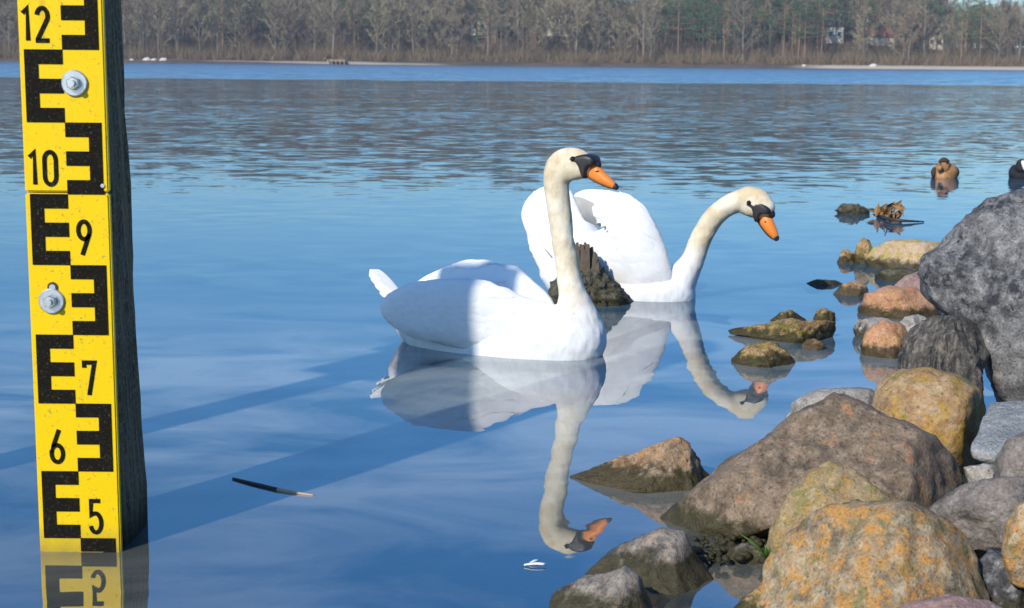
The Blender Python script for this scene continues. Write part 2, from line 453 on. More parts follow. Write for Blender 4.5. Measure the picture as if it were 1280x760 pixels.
obj('far_shore_hill', (vs, fs), M['hill'], kind='structure')

# ------------------------------------------------------------------ trees of the far shore
def bark(name, c, v=.35):
    t = NT(name); p = t.n('ShaderNodeTexCoord').outputs['Object']
    oi = t.n('ShaderNodeObjectInfo').outputs['Random']
    n = t.noise(t.scaled(p, 1, 1, .3), 2.0, 4, .6)
    f = t.math('ADD', t.math('MULTIPLY', n, .6), t.math('MULTIPLY', oi, .4))
    return t.out(t.mix(f, tuple(x * (1 - v) for x in c), tuple(x * (1 + v) for x in c)), .9)
M['bark'] = bark('grey_bark', (.17, .135, .10), .4)
M['palebark'] = bark('pale_birch_bark', (.25, .21, .16), .4)
M['twigs_a'] = bark('brown_twigs', (.28, .225, .15), .5)
M['twigs_b'] = bark('grey_olive_twigs', (.30, .26, .155), .5)
M['twigs_r'] = bark('reddish_twigs', (.28, .19, .125), .4)
M['needles'] = bark('dark_pine_needles', (.065, .13, .055), .5)
M['pinebark'] = bark('orange_brown_pine_bark', (.27, .17, .11), .4)
M['brush'] = bark('brown_brushwood', (.28, .205, .12), .5)

def strip(a, b, wd, vs, fs, rng):
    d = (b - a); s = d.cross(Vector((rng.uniform(-1, 1), rng.uniform(-1, 1), rng.uniform(-.4, .4))))
    if s.length < 1e-6: return
    s = s.normalized() * wd
    i = len(vs); vs += [a - s, a + s, b]; fs.append((i, i + 1, i + 2))
def decid(seed, h, spread, ntw):
    """trunk with limbs, and a crown of fine twigs"""
    rng = random.Random(seed)
    lean = Vector((rng.uniform(-.06, .06), rng.uniform(-.06, .06), 1))
    path = [lean * (h * .93 * i / 7) + Vector((rng.uniform(-.12, .12), rng.uniform(-.12, .12), 0)) * i * .35 for i in range(8)]
    tr = [tube(path, [max(.03, (.22 + .003 * h) * (1 - i / 7.6)) for i in range(8)], 6)]
    cv = []; cf = []
    nl = 13
    for k in range(nl):
        u = .16 + .76 * k / nl + rng.uniform(-.02, .02)
        b = lean * (h * .93 * u); an = rng.uniform(0, 6.283)
        L = h * spread * (1.15 - .75 * u) * rng.uniform(.7, 1.15)
        d = Vector((math.cos(an), math.sin(an), rng.uniform(.55, 1.3))).normalized()
        m1 = b + d * L * .5; e = b + d * L + Vector((0, 0, L * .22))
        tr.append(tube([b, m1, e], [.085, .05, .02], 4, False))
        for q in range(ntw // nl):
            t0 = rng.uniform(.22, 1.0); s = b.lerp(e, t0)
            dd = (d + Vector((rng.gauss(0, .6), rng.gauss(0, .6), rng.gauss(.35, .45)))).normalized()
            l = rng.uniform(.7, 2.0) * h / 16
            e2 = s + dd * l
            strip(s, e2, rng.uniform(.035, .075), cv, cf, rng)
            for z in range(2):
                s3 = s.lerp(e2, rng.uniform(.3, .9))
                d3 = (dd + Vector((rng.gauss(0, .6), rng.gauss(0, .6), rng.gauss(.1, .5)))).normalized()
                strip(s3, s3 + d3 * l * .6, rng.uniform(.025, .055), cv, cf, rng)
    return join(*tr), (cv, cf)
def pine(seed, h):
    rng = random.Random(seed)
    path = [Vector((rng.uniform(-.1, .1), rng.uniform(-.1, .1), h * .95 * i / 6)) for i in range(7)]
    tr = [tube(path, [.24 * (1 - i / 7.5) for i in range(7)], 6)]
    cv = []; cf = []
    for k in range(34):
        u = rng.uniform(.42, 1.0); an = rng.uniform(0, 6.283)
        L = h * .17 * (1.25 - u) / .6 * rng.uniform(.6, 1.15) + .4
        b = Vector((0, 0, h * .95 * u)); c = b + Vector((math.cos(an) * L, math.sin(an) * L, rng.uniform(-.2, .5)))
        tr.append(tube([b, c], [.06, .025], 4, False))
        for q in range(26):
            s = c + Vector((rng.gauss(0, .55), rng.gauss(0, .55), rng.gauss(0, .28)))
            n = Vector((rng.gauss(0, 1), rng.gauss(0, 1), rng.gauss(0, 1))).normalized() * rng.uniform(.16, .34)
            n2 = n.cross(Vector((rng.gauss(0, 1), rng.gauss(0, 1), rng.gauss(0, 1)))).normalized() * rng.uniform(.1, .2)
            i = len(cv); cv += [s - n, s + n2, s + n]; cf.append((i, i + 1, i + 2))
    return join(*tr), (cv, cf)
protos = []
for sdd, h, sp, tw in ((1, 17, .30, 340), (2, 15, .34, 340), (3, 19, .26, 320), (4, 13, .36, 300), (5, 16, .28, 340), (6, 18, .31, 330)):
    tr, cr = decid(sdd, h, sp, tw)
    protos.append(('bare', h, tr, cr, 'bark' if sdd % 3 else 'palebark', ('twigs_a', 'twigs_b', 'twigs_a', 'twigs_r', 'twigs_b', 'twigs_a')[sdd - 1]))
for sdd, h in ((11, 18), (12, 15), (13, 20)):
    tr, cr = pine(sdd, h); protos.append(('pine', h, tr, cr, 'pinebark', 'needles'))
pm = []
for i, (kd, h, tr, cr, b1, b2) in enumerate(protos):
    ms = []
    for nm, dt, mt in (('trunk', tr, b1), ('crown', cr, b2)):
        me = bpy.data.meshes.new(nm); me.from_pydata([tuple(v) for v in dt[0]], [], dt[1]); me.update(); me.materials.append(M[mt]); ms.append(me)
    pm.append(ms)
def px_at(x, y, z):                    # pixel column of a world point
    v = Vector((x, y, z)) - CP; k = v.dot(fw)
    return 640 + F * v.dot(rt) / k, 380 - F * v.dot(up) / k
rng = random.Random(21)
LANDMARKS = ((25, 'at left edge'), (130, 'behind the gauge'), (175, 'beside the post'), (215, 'over the pale boulders'), (290, 'right of the boulders'), (380, 'left of the jetty'),
             (440, 'over the jetty'), (500, 'right of the jetty'), (570, 'left of narrow house'), (630, 'by narrow house'), (680, 'over upright swan'), (740, 'by red roof'), (800, 'right of red roof'),
             (860, 'at first pines'), (925, 'over bowed neck'), (990, 'over bowed head'), (1070, 'by cream house'), (1140, 'by wide house'), (1195, 'over the duck'), (9999, 'at right edge'))
PINES = [(835, 1), (850, 1), (870, 1), (885, 1), (905, 1), (955, .95), (975, .95), (1060, .5), (1150, .4), (610, .45), (660, .4), (330, .3), (240, .3), (1000, .6), (1030, .4), (1215, .9), (1232, .9), (1105, .5), (500, .25), (10, .5)]
def pine_p(px):
    return max([0.04] + [s * math.exp(-((px - c) / 16.0) ** 2) for c, s in PINES])
GAPS = [(1044, 10), (1102, 9), (598, 8), (1170, 6), (697, 7)]
bare_words = ('bare grey tree', 'bare brown tree', 'bare tall tree'); place_words = []
front = []
NFR = 270
for i in range(NFR):
    u = (i + .5) / NFR
    row = i % 3
    y = SHORE + 9 + row * 9 + rng.uniform(-3, 3)
    xw = (-.352 + .704 * u) * y * 1.0 + rng.uniform(-3.5, 3.5)
    px, _ = px_at(xw, y, 5)
    if any(abs(px - c) < w_ for c, w_ in GAPS): y += 30
    k = 8 if rng.random() < .3 else rng.choice((6, 7))
    k = k if rng.random() < pine_p(px) else rng.randrange(6)
    front.append((xw, y, k, px))
for n_, (xw, y, k, px) in enumerate(front):
    kd, h = protos[k][0], protos[k][1]
    side = next(w_ for lim, w_ in LANDMARKS if px < lim)
    row_ = ('front', 'second', 'third')[0 if y < SHORE + 14 else 1 if y < SHORE + 23 else 2]
    s = rng.uniform(.66, 1.18) * (.9 if px > 1180 else 1)
    tall = 'tall' if s > 1.02 else 'low' if s < .82 else 'mid-sized'
    kn = 'dark green pine' if kd == 'pine' else ('bare grey tree', 'bare olive tree', 'bare pale-trunked tree', 'bare reddish tree', 'slender bare tree', 'bare brown tree')[k]
    lab = '%s %s in the %s row of the far wood, %s' % (tall, kn, row_, side)
    e = empty('pine_tree' if kd == 'pine' else 'bare_tree', (xw, y, hill_z(xw, y) - .15), label=lab, cat='tree', group='pines on the far shore' if kd == 'pine' else 'bare trees on the far shore')
    e.scale = (s, s, s * rng.uniform(.92, 1.1)); e.rotation_euler = (0, 0, rng.uniform(0, 6.28))
    for nm, me in zip(('trunk', 'crown'), pm[k]):
        o = bpy.data.objects.new(nm, me); COL.objects.link(o); o.parent = e
# the mass of the wood behind, one object per substance
rng = random.Random(5)
import numpy as np
def mass(name, slot, kinds, count, label, y0, y1, mat, dense=1.0):
    V = []; Fc = []; base = 0
    arrs = {}
    for k in kinds:
        v, f = protos[k][2 if slot == 0 else 3]
        v = np.array([tuple(a) for a in v]); tri = []
        for q in f:
            for j in range(1, len(q) - 1): tri.append((q[0], q[j], q[j + 1]))
        arrs[k] = (v, np.array(tri))
    r2 = random.Random(99 + len(kinds))
    for i in range(count):
        y = y0 + (y1 - y0) * (r2.random() ** 1.3); x = r2.uniform(-.355, .355) * y
        px, _ = px_at(x, y, 10)
        k = r2.choice(kinds)
        if protos[k][0] == 'pine' and r2.random() > pine_p(px) * 1.4 + .12: continue
        v, f = arrs[k]; a = r2.uniform(0, 6.28); s = r2.uniform(.75, 1.1) * (.8 if px > 1180 else 1)
        ca, sa = math.cos(a) * s, math.sin(a) * s
        w2 = np.empty_like(v); w2[:, 0] = v[:, 0] * ca - v[:, 1] * sa + x; w2[:, 1] = v[:, 0] * sa + v[:, 1] * ca + y; w2[:, 2] = v[:, 2] * s + hill_z(x, y) - .15
        V.append(w2); Fc.append(f + base); base += len(v)
    V = np.concatenate(V); Fc = np.concatenate(Fc)
    me = bpy.data.meshes.new(name); me.vertices.add(len(V)); me.vertices.foreach_set('co', V.ravel())
    me.loops.add(len(Fc) * 3); me.loops.foreach_set('vertex_index', Fc.ravel().astype(np.int32))
    me.polygons.add(len(Fc)); me.polygons.foreach_set('loop_start', np.arange(0, len(Fc) * 3, 3, dtype=np.int32))
    me.polygons.foreach_set('loop_total', np.full(len(Fc), 3, dtype=np.int32))
    me.update(calc_edges=True); me.materials.append(M[mat])
    o = bpy.data.objects.new(name, me); COL.objects.link(o)
    return o
fo = empty('far_wood', (0, SHORE + 40, 0), label='dense bare wood covering the hill behind the far shore trees', cat='woodland', kind='stuff')
for nm, slot, kinds, cnt, mt in (('trunk_mass', 0, [0, 1, 2, 3, 4, 5], 1150, 'bark'), ('twig_mass', 1, [0, 1, 2, 3, 4, 5], 1150, 'twigs_a')):
    o = mass(nm, slot, kinds, cnt, None, SHORE + 34, SHORE + 150, mt); rebase(o, fo.location); o.location = (0, 0, 0); o.parent = fo; o['kind'] = 'stuff'
for nm, slot, mt in (('pine_trunk_mass', 0, 'pinebark'), ('needle_mass', 1, 'needles')):
    o = mass(nm, slot, [6, 7, 8], 420, None, SHORE + 30, SHORE + 140, mt); rebase(o, fo.location); o.location = (0, 0, 0); o.parent = fo; o['kind'] = 'stuff'
# brushwood along the waterline
vs = []; fs = []
for i in range(4200):
    y = SHORE + rng.uniform(3.5, 24); x = rng.uniform(-.36, .36) * y; z0 = hill_z(x, y) - .1
    hh = rng.uniform(.8, 6.5)
    for q in range(16):
        a = Vector((x + rng.gauss(0, .5), y + rng.gauss(0, .5), z0)); b = a + Vector((rng.gauss(0, .45), rng.gauss(0, .45), 1)).normalized() * hh * rng.uniform(.5, 1)
        strip(a, b, rng.uniform(.03, .07), vs, fs, rng)
o = obj('brushwood', (vs, fs), M['brush'], smooth=False, label='low brown brushwood along the far shore under the trees', cat='brushwood', kind='stuff')

# houses in the wood
M['wallw'] = plain('pale_render', (.74, .69, .56), .8); M['wally'] = plain('yellowish_render', (.80, .70, .50), .8)
M['roofr'] = plain('red_tile_roof', (.27, .10, .075), .8, var=.3); M['roofg'] = plain('dark_slate_roof', (.10, .09, .09), .7)
M['pane'] = plain('dark_window_glass', (.05, .06, .07), .15)
def house(px, py, d, wd, dp, hh, wall, roof, label, wins=3):
    b = P(px, py, d); b.z = min(b.z, 60); gz = hill_z(b.x, d)
    e = empty('house', (b.x, d, gz - .3), label=label, cat='house')
    top = b.z; z0 = gz - .3
    obj('wall', box(b.x - wd / 2, b.x + wd / 2, d, d + dp, z0, top), M[wall], e, smooth=False)
    ov = .4
    rv = [(b.x - wd / 2 - ov, d - ov, top), (b.x + wd / 2 + ov, d - ov, top), (b.x + wd / 2 + ov, d + dp + ov, top), (b.x - wd / 2 - ov, d + dp + ov, top),
          (b.x - wd / 2 - ov, d + dp / 2, top + hh), (b.x + wd / 2 + ov, d + dp / 2, top + hh)]
    rf = obj('roof', (rv, [(0, 1, 5, 4), (2, 3, 4, 5), (0, 4, 3), (1, 2, 5), (0, 3, 2, 1)]), M[roof], e, smooth=False)
    cx = b.x + wd * .25
    obj('chimney', box(cx - .3, cx + .3, d + dp / 2 + .4, d + dp / 2 + 1, top + hh * .4, top + hh + .9), M['roofr'], rf, smooth=False)
    for fl in range(2):
        for i in range(wins):
            wx = b.x - wd / 2 + wd * (i + .5) / wins; wz = top - 1.9 - 2.7 * fl
            if wz - .8 < z0: continue
            wn = obj('window', box(wx - .55, wx + .55, d - .06, d + .04, wz - .7, wz + .7), M['wallw'] if wall != 'wallw' else M['white'], e, smooth=False)
            obj('pane', box(wx - .43, wx + .43, d - .09, d - .05, wz - .58, wz + .58), M['pane'], wn, smooth=False)
    return e
house(1044, 33, SHORE + 34, 4.6, 6, 2.2, 'wallw', 'roofg', 'narrow pale cream house among the trees above the long necked swan bowing down', 2)
house(1102, 46, SHORE + 32, 8, 7, 2.4, 'wallw', 'roofr', 'wide house with red roof and white walls in the right-hand wood', 4)
house(1170, 43, SHORE + 36, 4, 5, 1.8, 'wally', 'roofg', 'small yellowish house in the wood at far right, under the lowest treetops', 2)
house(598, 24, SHORE + 40, 4, 6, 2.2, 'wally', 'roofg', 'narrow yellowish house left of the red-roofed ones in the wood', 2)
house(697, 16, SHORE + 44, 9, 8, 3.0, 'wally', 'roofr', 'large house with broad red roof in the wood above the upright swan head', 4)

# small things on the far shore
M['boulderpale'] = plain('pale_shore_stone', (.62, .56, .5), .9, var=.2, vscale=1.0)
r3 = random.Random(3)
for i, (px, s, lb) in enumerate(((165, .5, 'small pale boulder at the far shore, nearest the gauge post'), (184, 1.0, 'largest pale boulder on the far shore right of the gauge post'),
                            (193, .7, 'middle pale boulder on the far shore right of the gauge post'), (204, .9, 'rounded pale boulder at the right end of the far shore row'),
                            (1005, .5, 'low pale stone on the far shore above the bowed swan head'), (1092, .9, 'bright white boulder on the sand strip at the far shore, right'))):
    c = G(px, 79 + (px / 1280) * 10, .5); y = SHORE + 1.2; c = Vector((c.x * y / c.y, y, .55))
    v, f = sphere(c, s, 14, (1.1, .8, .75))
    v = [q + (q - c) * .35 * noise.noise(q * 1.5) for q in v]
    rebase(obj('boulder', (v, f), M['boulderpale'], label=lb, cat='boulder', group='pale boulders on the far shore'), c)
c = P(421, 76, SHORE - 1.5)
e = empty('landing_stage', (c.x, SHORE - 1.5, 0), label='low tan wooden landing stage on the far shore left of the swans', cat='jetty')
obj('deck', box(c.x - 2.2, c.x + 2.2, SHORE - 3, SHORE + 1, .65, .82), M['twigbark'], e, smooth=False)
for i in range(5):
    obj('post', box(c.x - 2.1 + i * 1.0, c.x - 1.95 + i * 1.0, SHORE - 3.2, SHORE - 3.02, -.3, 1.1), M['twigbark'], e, smooth=False)
obj('railing', box(c.x - 2.1, c.x + 2.1, SHORE - 3.26, SHORE - 3.2, .95, 1.1), M['twigbark'], e, smooth=False)

# ------------------------------------------------------------------ rocks
def displace(vs, amp, fr, seed, fine=.25):
    c = sum(vs, Vector()) / len(vs); o = Vector((seed * 7.3, seed * 3.1, seed))
    out = []
    for v in vs:
        d = (v - c)
        k = noise.fractal(v * fr + o, .7, 2.1, 3, noise_basis='PERLIN_ORIGINAL')
        k2 = noise.fractal(v * fr * 5 + o, .6, 2.2, 3, noise_basis='PERLIN_ORIGINAL')
        k3 = -abs(noise.noise(v * fr * 1.6 + o)) * .8
        out.append(v + d.normalized() * (k + k3 + .25 + k2 * fine * 1.3) * amp)
    return out
RS = [0]
def facet(vs, seed, nf):
    rg = random.Random(seed * 17 + 3); c = sum(vs, Vector()) / len(vs)
    for i in range(nf):
        n = Vector((rg.uniform(-1, 1), rg.uniform(-1.2, -.35), rg.uniform(-.35, 1.0))).normalized()
        h = max((v - c).dot(n) for v in vs) * rg.uniform(.74, .92)
        vs = [v if (v - c).dot(n) < h else v - n * ((v - c).dot(n) - h) * .86 for v in vs]
    return vs
def rock(label, mat, outline, d, tf=.12, tb=.14, p=2.2, amp=.014, fr=7, c=None, nf=10, name='boulder', cat='rock', group=None, smooth=0, n=96, rings=44, fine=.4, sub=0):
    RS[0] += 1
    v, f = blob(outline, d, tf, tb, p, n, rings, c=c, smooth=smooth)
    v = displace(facet(v, RS[0], nf), amp, fr, RS[0], fine)
    o = obj(name, (v, f), M[mat], label=label, cat=cat, group=group)
    zs = min(q.z for q in v); cc = sum(v, Vector()) / len(v)
    return rebase(o, (cc.x, cc.y, zs))
def hull_rock(label, mat, pts, amp=.008, fr=9, name='boulder', cat='rock', cuts=4, group=None, soft=2):
    """angular rock: convex hull of points (px, py, depth), subdivided, softened and roughened"""
    RS[0] += 1
    bm = bmesh.new()
    for q in pts: bm.verts.new(P(*q))
    bmesh.ops.convex_hull(bm, input=bm.verts)
    bmesh.ops.delete(bm, geom=[v for v in bm.verts if not v.link_faces], context='VERTS')
    bmesh.ops.triangulate(bm, faces=bm.faces)
    for k in range(cuts):
        bmesh.ops.subdivide_edges(bm, edges=[e for e in bm.edges if e.calc_length() > .012], cuts=1, use_grid_fill=True)
        bmesh.ops.triangulate(bm, faces=[f for f in bm.faces if len(f.verts) > 3])
    for k in range(soft):
        bmesh.ops.smooth_vert(bm, verts=bm.verts, factor=.5, use_axis_x=True, use_axis_y=True, use_axis_z=True)
    vs = [v.co.copy() for v in bm.verts]
    for v, q in zip(bm.verts, displace(vs, amp, fr, RS[0], .5)): v.co = q
    bmesh.ops.recalc_face_normals(bm, faces=bm.faces)
    me = bpy.data.meshes.new(name); bm.to_mesh(me); bm.free()
    o = obj(name, me, M[mat], label=label, cat=cat, group=group)
    cc = sum(vs, Vector()) / len(vs)
    return rebase(o, (cc.x, cc.y, min(q.z for q in vs)))
def gd(x, y): return G(x, y).y

# right-hand bank, far to near
rock('huge dark grey boulder rising out of the frame at the right edge', 'basalt',
     [(1153, 345), (1160, 322), (1185, 301), (1197, 285), (1228, 264), (1262, 246), (1310, 226), (1400, 250), (1450, 400), (1420, 560), (1300, 560), (1262, 520), (1246, 490), (1236, 452), (1215, 405), (1185, 395), (1163, 372)],
     4.35, .42, .45, 2.3, .022, 4, c=(1290, 400), n=160, rings=70)
rock('dark upright stone with vertical grooves leaning on the huge dark boulder', 'stumprock',
     [(1126, 455), (1131, 422), (1146, 401), (1165, 394), (1180, 396), (1200, 392), (1222, 400), (1234, 422), (1240, 440), (1229, 458), (1226, 485), (1222, 520), (1140, 522), (1128, 490)], 4.12, .10, .13, 2.6, .012, 12)
rock('pale grey slab lying in the water behind the brown boulder', 'pale', [(979, 522), (990, 502), (1018, 491), (1052, 483), (1090, 487), (1112, 505), (1100, 560), (1000, 560)], 4.0, .12, .14, 2.2, .01, 8)
rock('round yellow-green boulder below the grooved dark stone', 'yellowgreen',
     [(1086, 508), (1098, 482), (1124, 464), (1160, 458), (1200, 467), (1226, 487), (1238, 512), (1233, 545), (1215, 585), (1190, 625), (1120, 635), (1092, 580)], 3.75, .17, .2, 2.1, .009, 5, nf=2)
rock('small pale stone wedged between yellow-green boulder and grey block', 'pale', [(1204, 584), (1228, 579), (1250, 582), (1246, 608), (1210, 606)], 3.25, .04, .06, 2.4, .004, 14, n=60, rings=28, name='stone')
hull_rock('squared light grey granite block near the right edge', 'block',
     [(1211, 561, 3.3), (1214, 572, 3.3), (1253, 577, 3.27), (1252, 568, 3.27), (1238, 500, 3.62), (1300, 497, 3.6), (1330, 575, 3.25), (1330, 620, 3.3), (1240, 590, 3.55), (1300, 600, 3.6)], .004, 12)
rock('large brown triangular boulder sloping down into the water', 'brown',
     [(808, 668), (822, 650), (860, 617), (930, 566), (996, 517), (1042, 492), (1078, 506), (1122, 526), (1166, 546), (1192, 572), (1209, 606), (1200, 660), (1150, 700), (1060, 720), (960, 678), (905, 688), (860, 690), (835, 672)],
     3.3, .34, .32, 2.0, .012, 5, c=(1030, 610), n=160, rings=70)
rock('violet-grey stone against the right edge above the flat grey rock', 'violet', [(1243, 610), (1248, 575), (1262, 550), (1290, 535), (1350, 545), (1360, 640), (1260, 640)], 3.0, .09, .12, 2.3, .008, 9)
rock('flat slate-grey rock between the orange boulder and the right edge', 'violet',
     [(1150, 650), (1172, 628), (1205, 606), (1240, 597), (1290, 592), (1340, 620), (1340, 700), (1270, 690), (1235, 694), (1200, 690)], 2.93, .14, .2, 2.4, .010, 8)
rock('ochre boulder half hidden behind the large orange-lichened one', 'ochre',
     [(956, 705), (964, 662), (984, 622), (1008, 592), (1038, 577), (1066, 583), (1092, 604), (1130, 630), (1130, 720), (1000, 740)], 2.92, .13, .15, 2.1, .009, 7)
rock('large orange-lichened boulder in the bottom right foreground', 'orange',
     [(943, 735), (950, 700), (985, 666), (1022, 640), (1072, 625), (1132, 625), (1182, 645), (1212, 672), (1230, 712), (1242, 765), (1235, 830), (1100, 850), (965, 840), (942, 790)],
     2.62, .19, .2, 2.1, .010, 6, n=140, rings=60)
rock('orange boulder cut by the right edge, beside the black wet stone', 'orange', [(1254, 690), (1258, 660), (1272, 634), (1300, 614), (1350, 640), (1360, 730), (1300, 745), (1266, 728)], 2.62, .09, .1, 2.2, .007, 9)
rock('black wet stone with white flecks under the right-hand orange boulder', 'blackwet', [(1215, 705), (1240, 690), (1268, 695), (1300, 740), (1320, 830), (1235, 840), (1222, 770)], 2.66, .09, .12, 2.3, .012, 12)
rock('pinkish stone just showing at the bottom edge under the orange boulder', 'pink', [(1090, 775), (1135, 750), (1190, 742), (1245, 752), (1285, 790), (1240, 850), (1100, 850)], 2.42, .08, .1, 2.2, .006, 9)
rock('mossy yellow-brown stone tucked at the left foot of the orange boulder', 'moss', [(905, 775), (925, 750), (948, 735), (966, 745), (975, 800), (920, 820)], 2.66, .05, .07, 2.2, .006, 14, n=60, rings=28, name='stone')
rock('blue-grey boulder with dark wet underside at the bottom, mid-right', 'bluegrey',
     [(730, 722), (760, 694), (792, 678), (828, 661), (855, 664), (866, 684), (886, 714), (901, 748), (900, 800), (760, 820), (728, 770)], 2.9, .13, .16, 2.5, .011, 8)
rock('warm grey-brown stone at the bottom edge left of the blue-grey boulder', 'bluegrey',
     [(686, 765), (692, 737), (738, 717), (782, 706), (801, 722), (813, 765), (805, 830), (690, 830)], 2.66, .09, .1, 2.4, .008, 9)
rock('small mottled grey stone in the dark crevice under the brown boulder', 'violet', [(900, 702), (915, 684), (935, 679), (952, 688), (958, 706), (945, 724), (910, 722)], 2.98, .04, .05, 2.2, .006, 16, n=60, rings=28, name='stone')
hull_rock('tan pyramid-shaped rock standing in the water left of the brown boulder', 'pyramid',
     [(709, 594, gd(709, 597)), (846, 545, gd(820, 610) + .05), (860, 550, gd(860, 610) + .06), (888, 598, gd(888, 600) + .02), (800, 616, gd(800, 616) - .01), (866, 612, gd(866, 612) - .01), (790, 625, 3.5), (870, 625, 3.5), (700, 640, 3.75), (900, 640, 3.75), (830, 620, 4.0), (760, 612, gd(760, 609))],
     .007, 12, cuts=5)
# stones further out along the bank
def wrock(label, mat, outline, ybase, **k):      # stone standing in the water whose waterline is at pixel row ybase
    cx = sum(q[0] for q in outline) / len(outline)
    tf = k.pop('tf', .08)
    return rock(label, mat, outline, gd(cx, ybase) + tf * .75, tf, k.pop('tb', .1), k.pop('p', 2.2), k.pop('amp', .008), k.pop('fr', 9), n=72, rings=32, **k)
wrock('long beige-pink stone behind the salmon ones, by the mossy knob', 'beige', [(1080, 325), (1092, 309), (1114, 300), (1150, 301), (1182, 304), (1200, 320), (1190, 350), (1095, 352)], 338, tf=.14, tb=.16)
wrock('mossy upright knob at the left end of the beige-pink stone', 'moss', [(1068, 330), (1070, 305), (1078, 297), (1087, 301), (1092, 316), (1092, 345), (1070, 345)], 330, tf=.05, amp=.01, fr=14, name='stone')
wrock('tiny mossy stone left of the upright mossy knob', 'moss', [(1047, 328), (1052, 313), (1061, 311), (1070, 318), (1072, 342), (1050, 342)], 329, tf=.04, amp=.008, fr=16, name='stone')
wrock('flat dark stone between the beige-pink and salmon stones', 'darkmoss', [(1090, 346), (1102, 338), (1130, 334), (1162, 337), (1166, 356), (1100, 362)], 352, tf=.08, p=2.0)
wrock('rounded pinkish grey stone touching the huge dark boulder', 'pink', [(1117, 358), (1136, 344), (1160, 338), (1190, 350), (1195, 395), (1130, 390)], 385, tf=.1)
wrock('small orange and mossy stone left of the salmon boulder', 'salmon', [(1041, 366), (1053, 356), (1068, 350), (1084, 356), (1088, 372), (1078, 386), (1052, 382)], 370, tf=.05, amp=.006, fr=14)
wrock('flat brown stone barely breaking the surface', 'moss', [(1007, 354), (1022, 349), (1045, 350), (1056, 355), (1045, 362), (1020, 361)], 357, tf=.06, p=2.0, amp=.004, fr=12, name='stone')
wrock('broad salmon-coloured boulder with mossy foot', 'salmon', [(1072, 383), (1082, 367), (1108, 357), (1143, 361), (1168, 376), (1176, 392), (1166, 412), (1080, 412)], 398, tf=.14, tb=.12)
wrock('grey stone between the two salmon boulders', 'pale', [(1066, 412), (1074, 400), (1100, 397), (1125, 405), (1128, 435), (1075, 435)], 425, tf=.08)
wrock('small white stone left of the grooved dark stone', 'pale', [(1122, 408), (1132, 395), (1148, 392), (1158, 400), (1156, 430), (1128, 430)], 430, tf=.05, name='stone')
wrock('round salmon boulder left of the grooved dark stone', 'salmon', [(1075, 432), (1083, 414), (1103, 402), (1126, 404), (1142, 420), (1145, 465), (1085, 465)], 447, tf=.12, tb=.1)
wrock('long mossy brown stone low in the water, pointing left', 'moss', [(908, 412), (940, 407), (985, 402), (1005, 400), (1035, 400), (1053, 405), (1058, 420), (1052, 438), (1000, 440), (940, 424)], 428, tf=.12, tb=.1, p=2.0, amp=.012, fr=12)
wrock('low green stone behind the long mossy one', 'moss', [(963, 400), (975, 391), (988, 388), (1005, 397), (1014, 404), (1005, 412), (970, 412)], 404, tf=.05, amp=.005, fr=14, name='stone')
wrock('small yellow-green stone behind the right end of the long mossy one', 'moss', [(1016, 398), (1022, 388), (1032, 386), (1043, 391), (1044, 404), (1034, 412), (1018, 410)], 404, tf=.04, amp=.005, fr=14, name='stone')
wrock('small round reddish stone in front of the long mossy one', 'salmon', [(1001, 432), (1007, 425), (1018, 423), (1030, 430), (1028, 442), (1015, 450), (1004, 444)], 438, tf=.035, amp=.004, fr=14, name='stone')
wrock('pointed green and tan rock alone in the water right of the swans', 'moss', [(915, 450), (930, 436), (952, 427), (966, 426), (978, 434), (997, 452), (985, 475), (930, 475)], 458, tf=.1, tb=.09, p=1.9, amp=.010, fr=12)
# floating weed and leaf clump far right
wrock('dark weedy clump just above the water near the floating leaves', 'darkmoss', [(1046, 263), (1056, 255), (1072, 256), (1087, 262), (1088, 272), (1060, 276)], 268, tf=.07, amp=.016, fr=18, name='weed_clump', cat='weed')
e = empty('leafy_branch', G(1105, 272), label='brown leafy branch lying in the water right of the dark weed clump', cat='branch')
obj('stem', tube([G(1092, 268, .0), G(1112, 274, .02), G(1130, 276, .015), G(1155, 277, .005)], [.006, .012, .010, .004], 8), M['twig'], e)
M['deadleaf'] = plain('dead_brown_leaf', (.28, .15, .06), .8, var=.5, vscale=30)
for i in range(34):
    q = G(1095 + r3.random() * 30, 272, 0); q.z = r3.random() * .10 * (1 - abs(i % 17 - 8) / 12); q.y += r3.uniform(-.12, .12)
    a = Vector((r3.gauss(0, 1), r3.gauss(0, 1), r3.gauss(0, 1))).normalized() * .05; b = a.cross(Vector((r3.gauss(0, 1), r3.gauss(0, 1), 1))).normalized() * .022
    t_n = a.cross(b).normalized() * .006
    obj('leaf', ([q - a, q - b + t_n, q + a, q + b + t_n, q - t_n], [(0, 1, 4), (1, 2, 4), (2, 3, 4), (3, 0, 4), (0, 1, 2, 3)]), M['deadleaf'], e, smooth=False)
# pebbles in the crevices
vs = []; fs = []
r4 = random.Random(8)
for i in range(260):
    px = r4.uniform(868, 965); q = G(px, r4.uniform(672, 700), r4.uniform(-.02, .02)); rr = r4.uniform(.004, .013)
    v, f = sphere(q, rr, 8, (r4.uniform(.7, 1.3), r4.uniform(.7, 1.3), r4.uniform(.5, .9))); b = len(vs); vs += v; fs += [tuple(j + b for j in k) for k in f]
for i in range(500):
    px = r4.uniform(1195, 1300); q = P(px, r4.uniform(690, 780), r4.uniform(2.75, 2.95)); q.z -= .12; rr = r4.uniform(.012, .035)
    v, f = sphere(q, rr, 8, (r4.uniform(.7, 1.3), r4.uniform(.7, 1.3), r4.uniform(.5, .9))); b = len(vs); vs += v; fs += [tuple(j + b for j in k) for k in f]
obj('gravel', (vs, fs), M['blackwet'], label='black wet gravel in the gaps between the bank rocks', cat='gravel', kind='stuff')
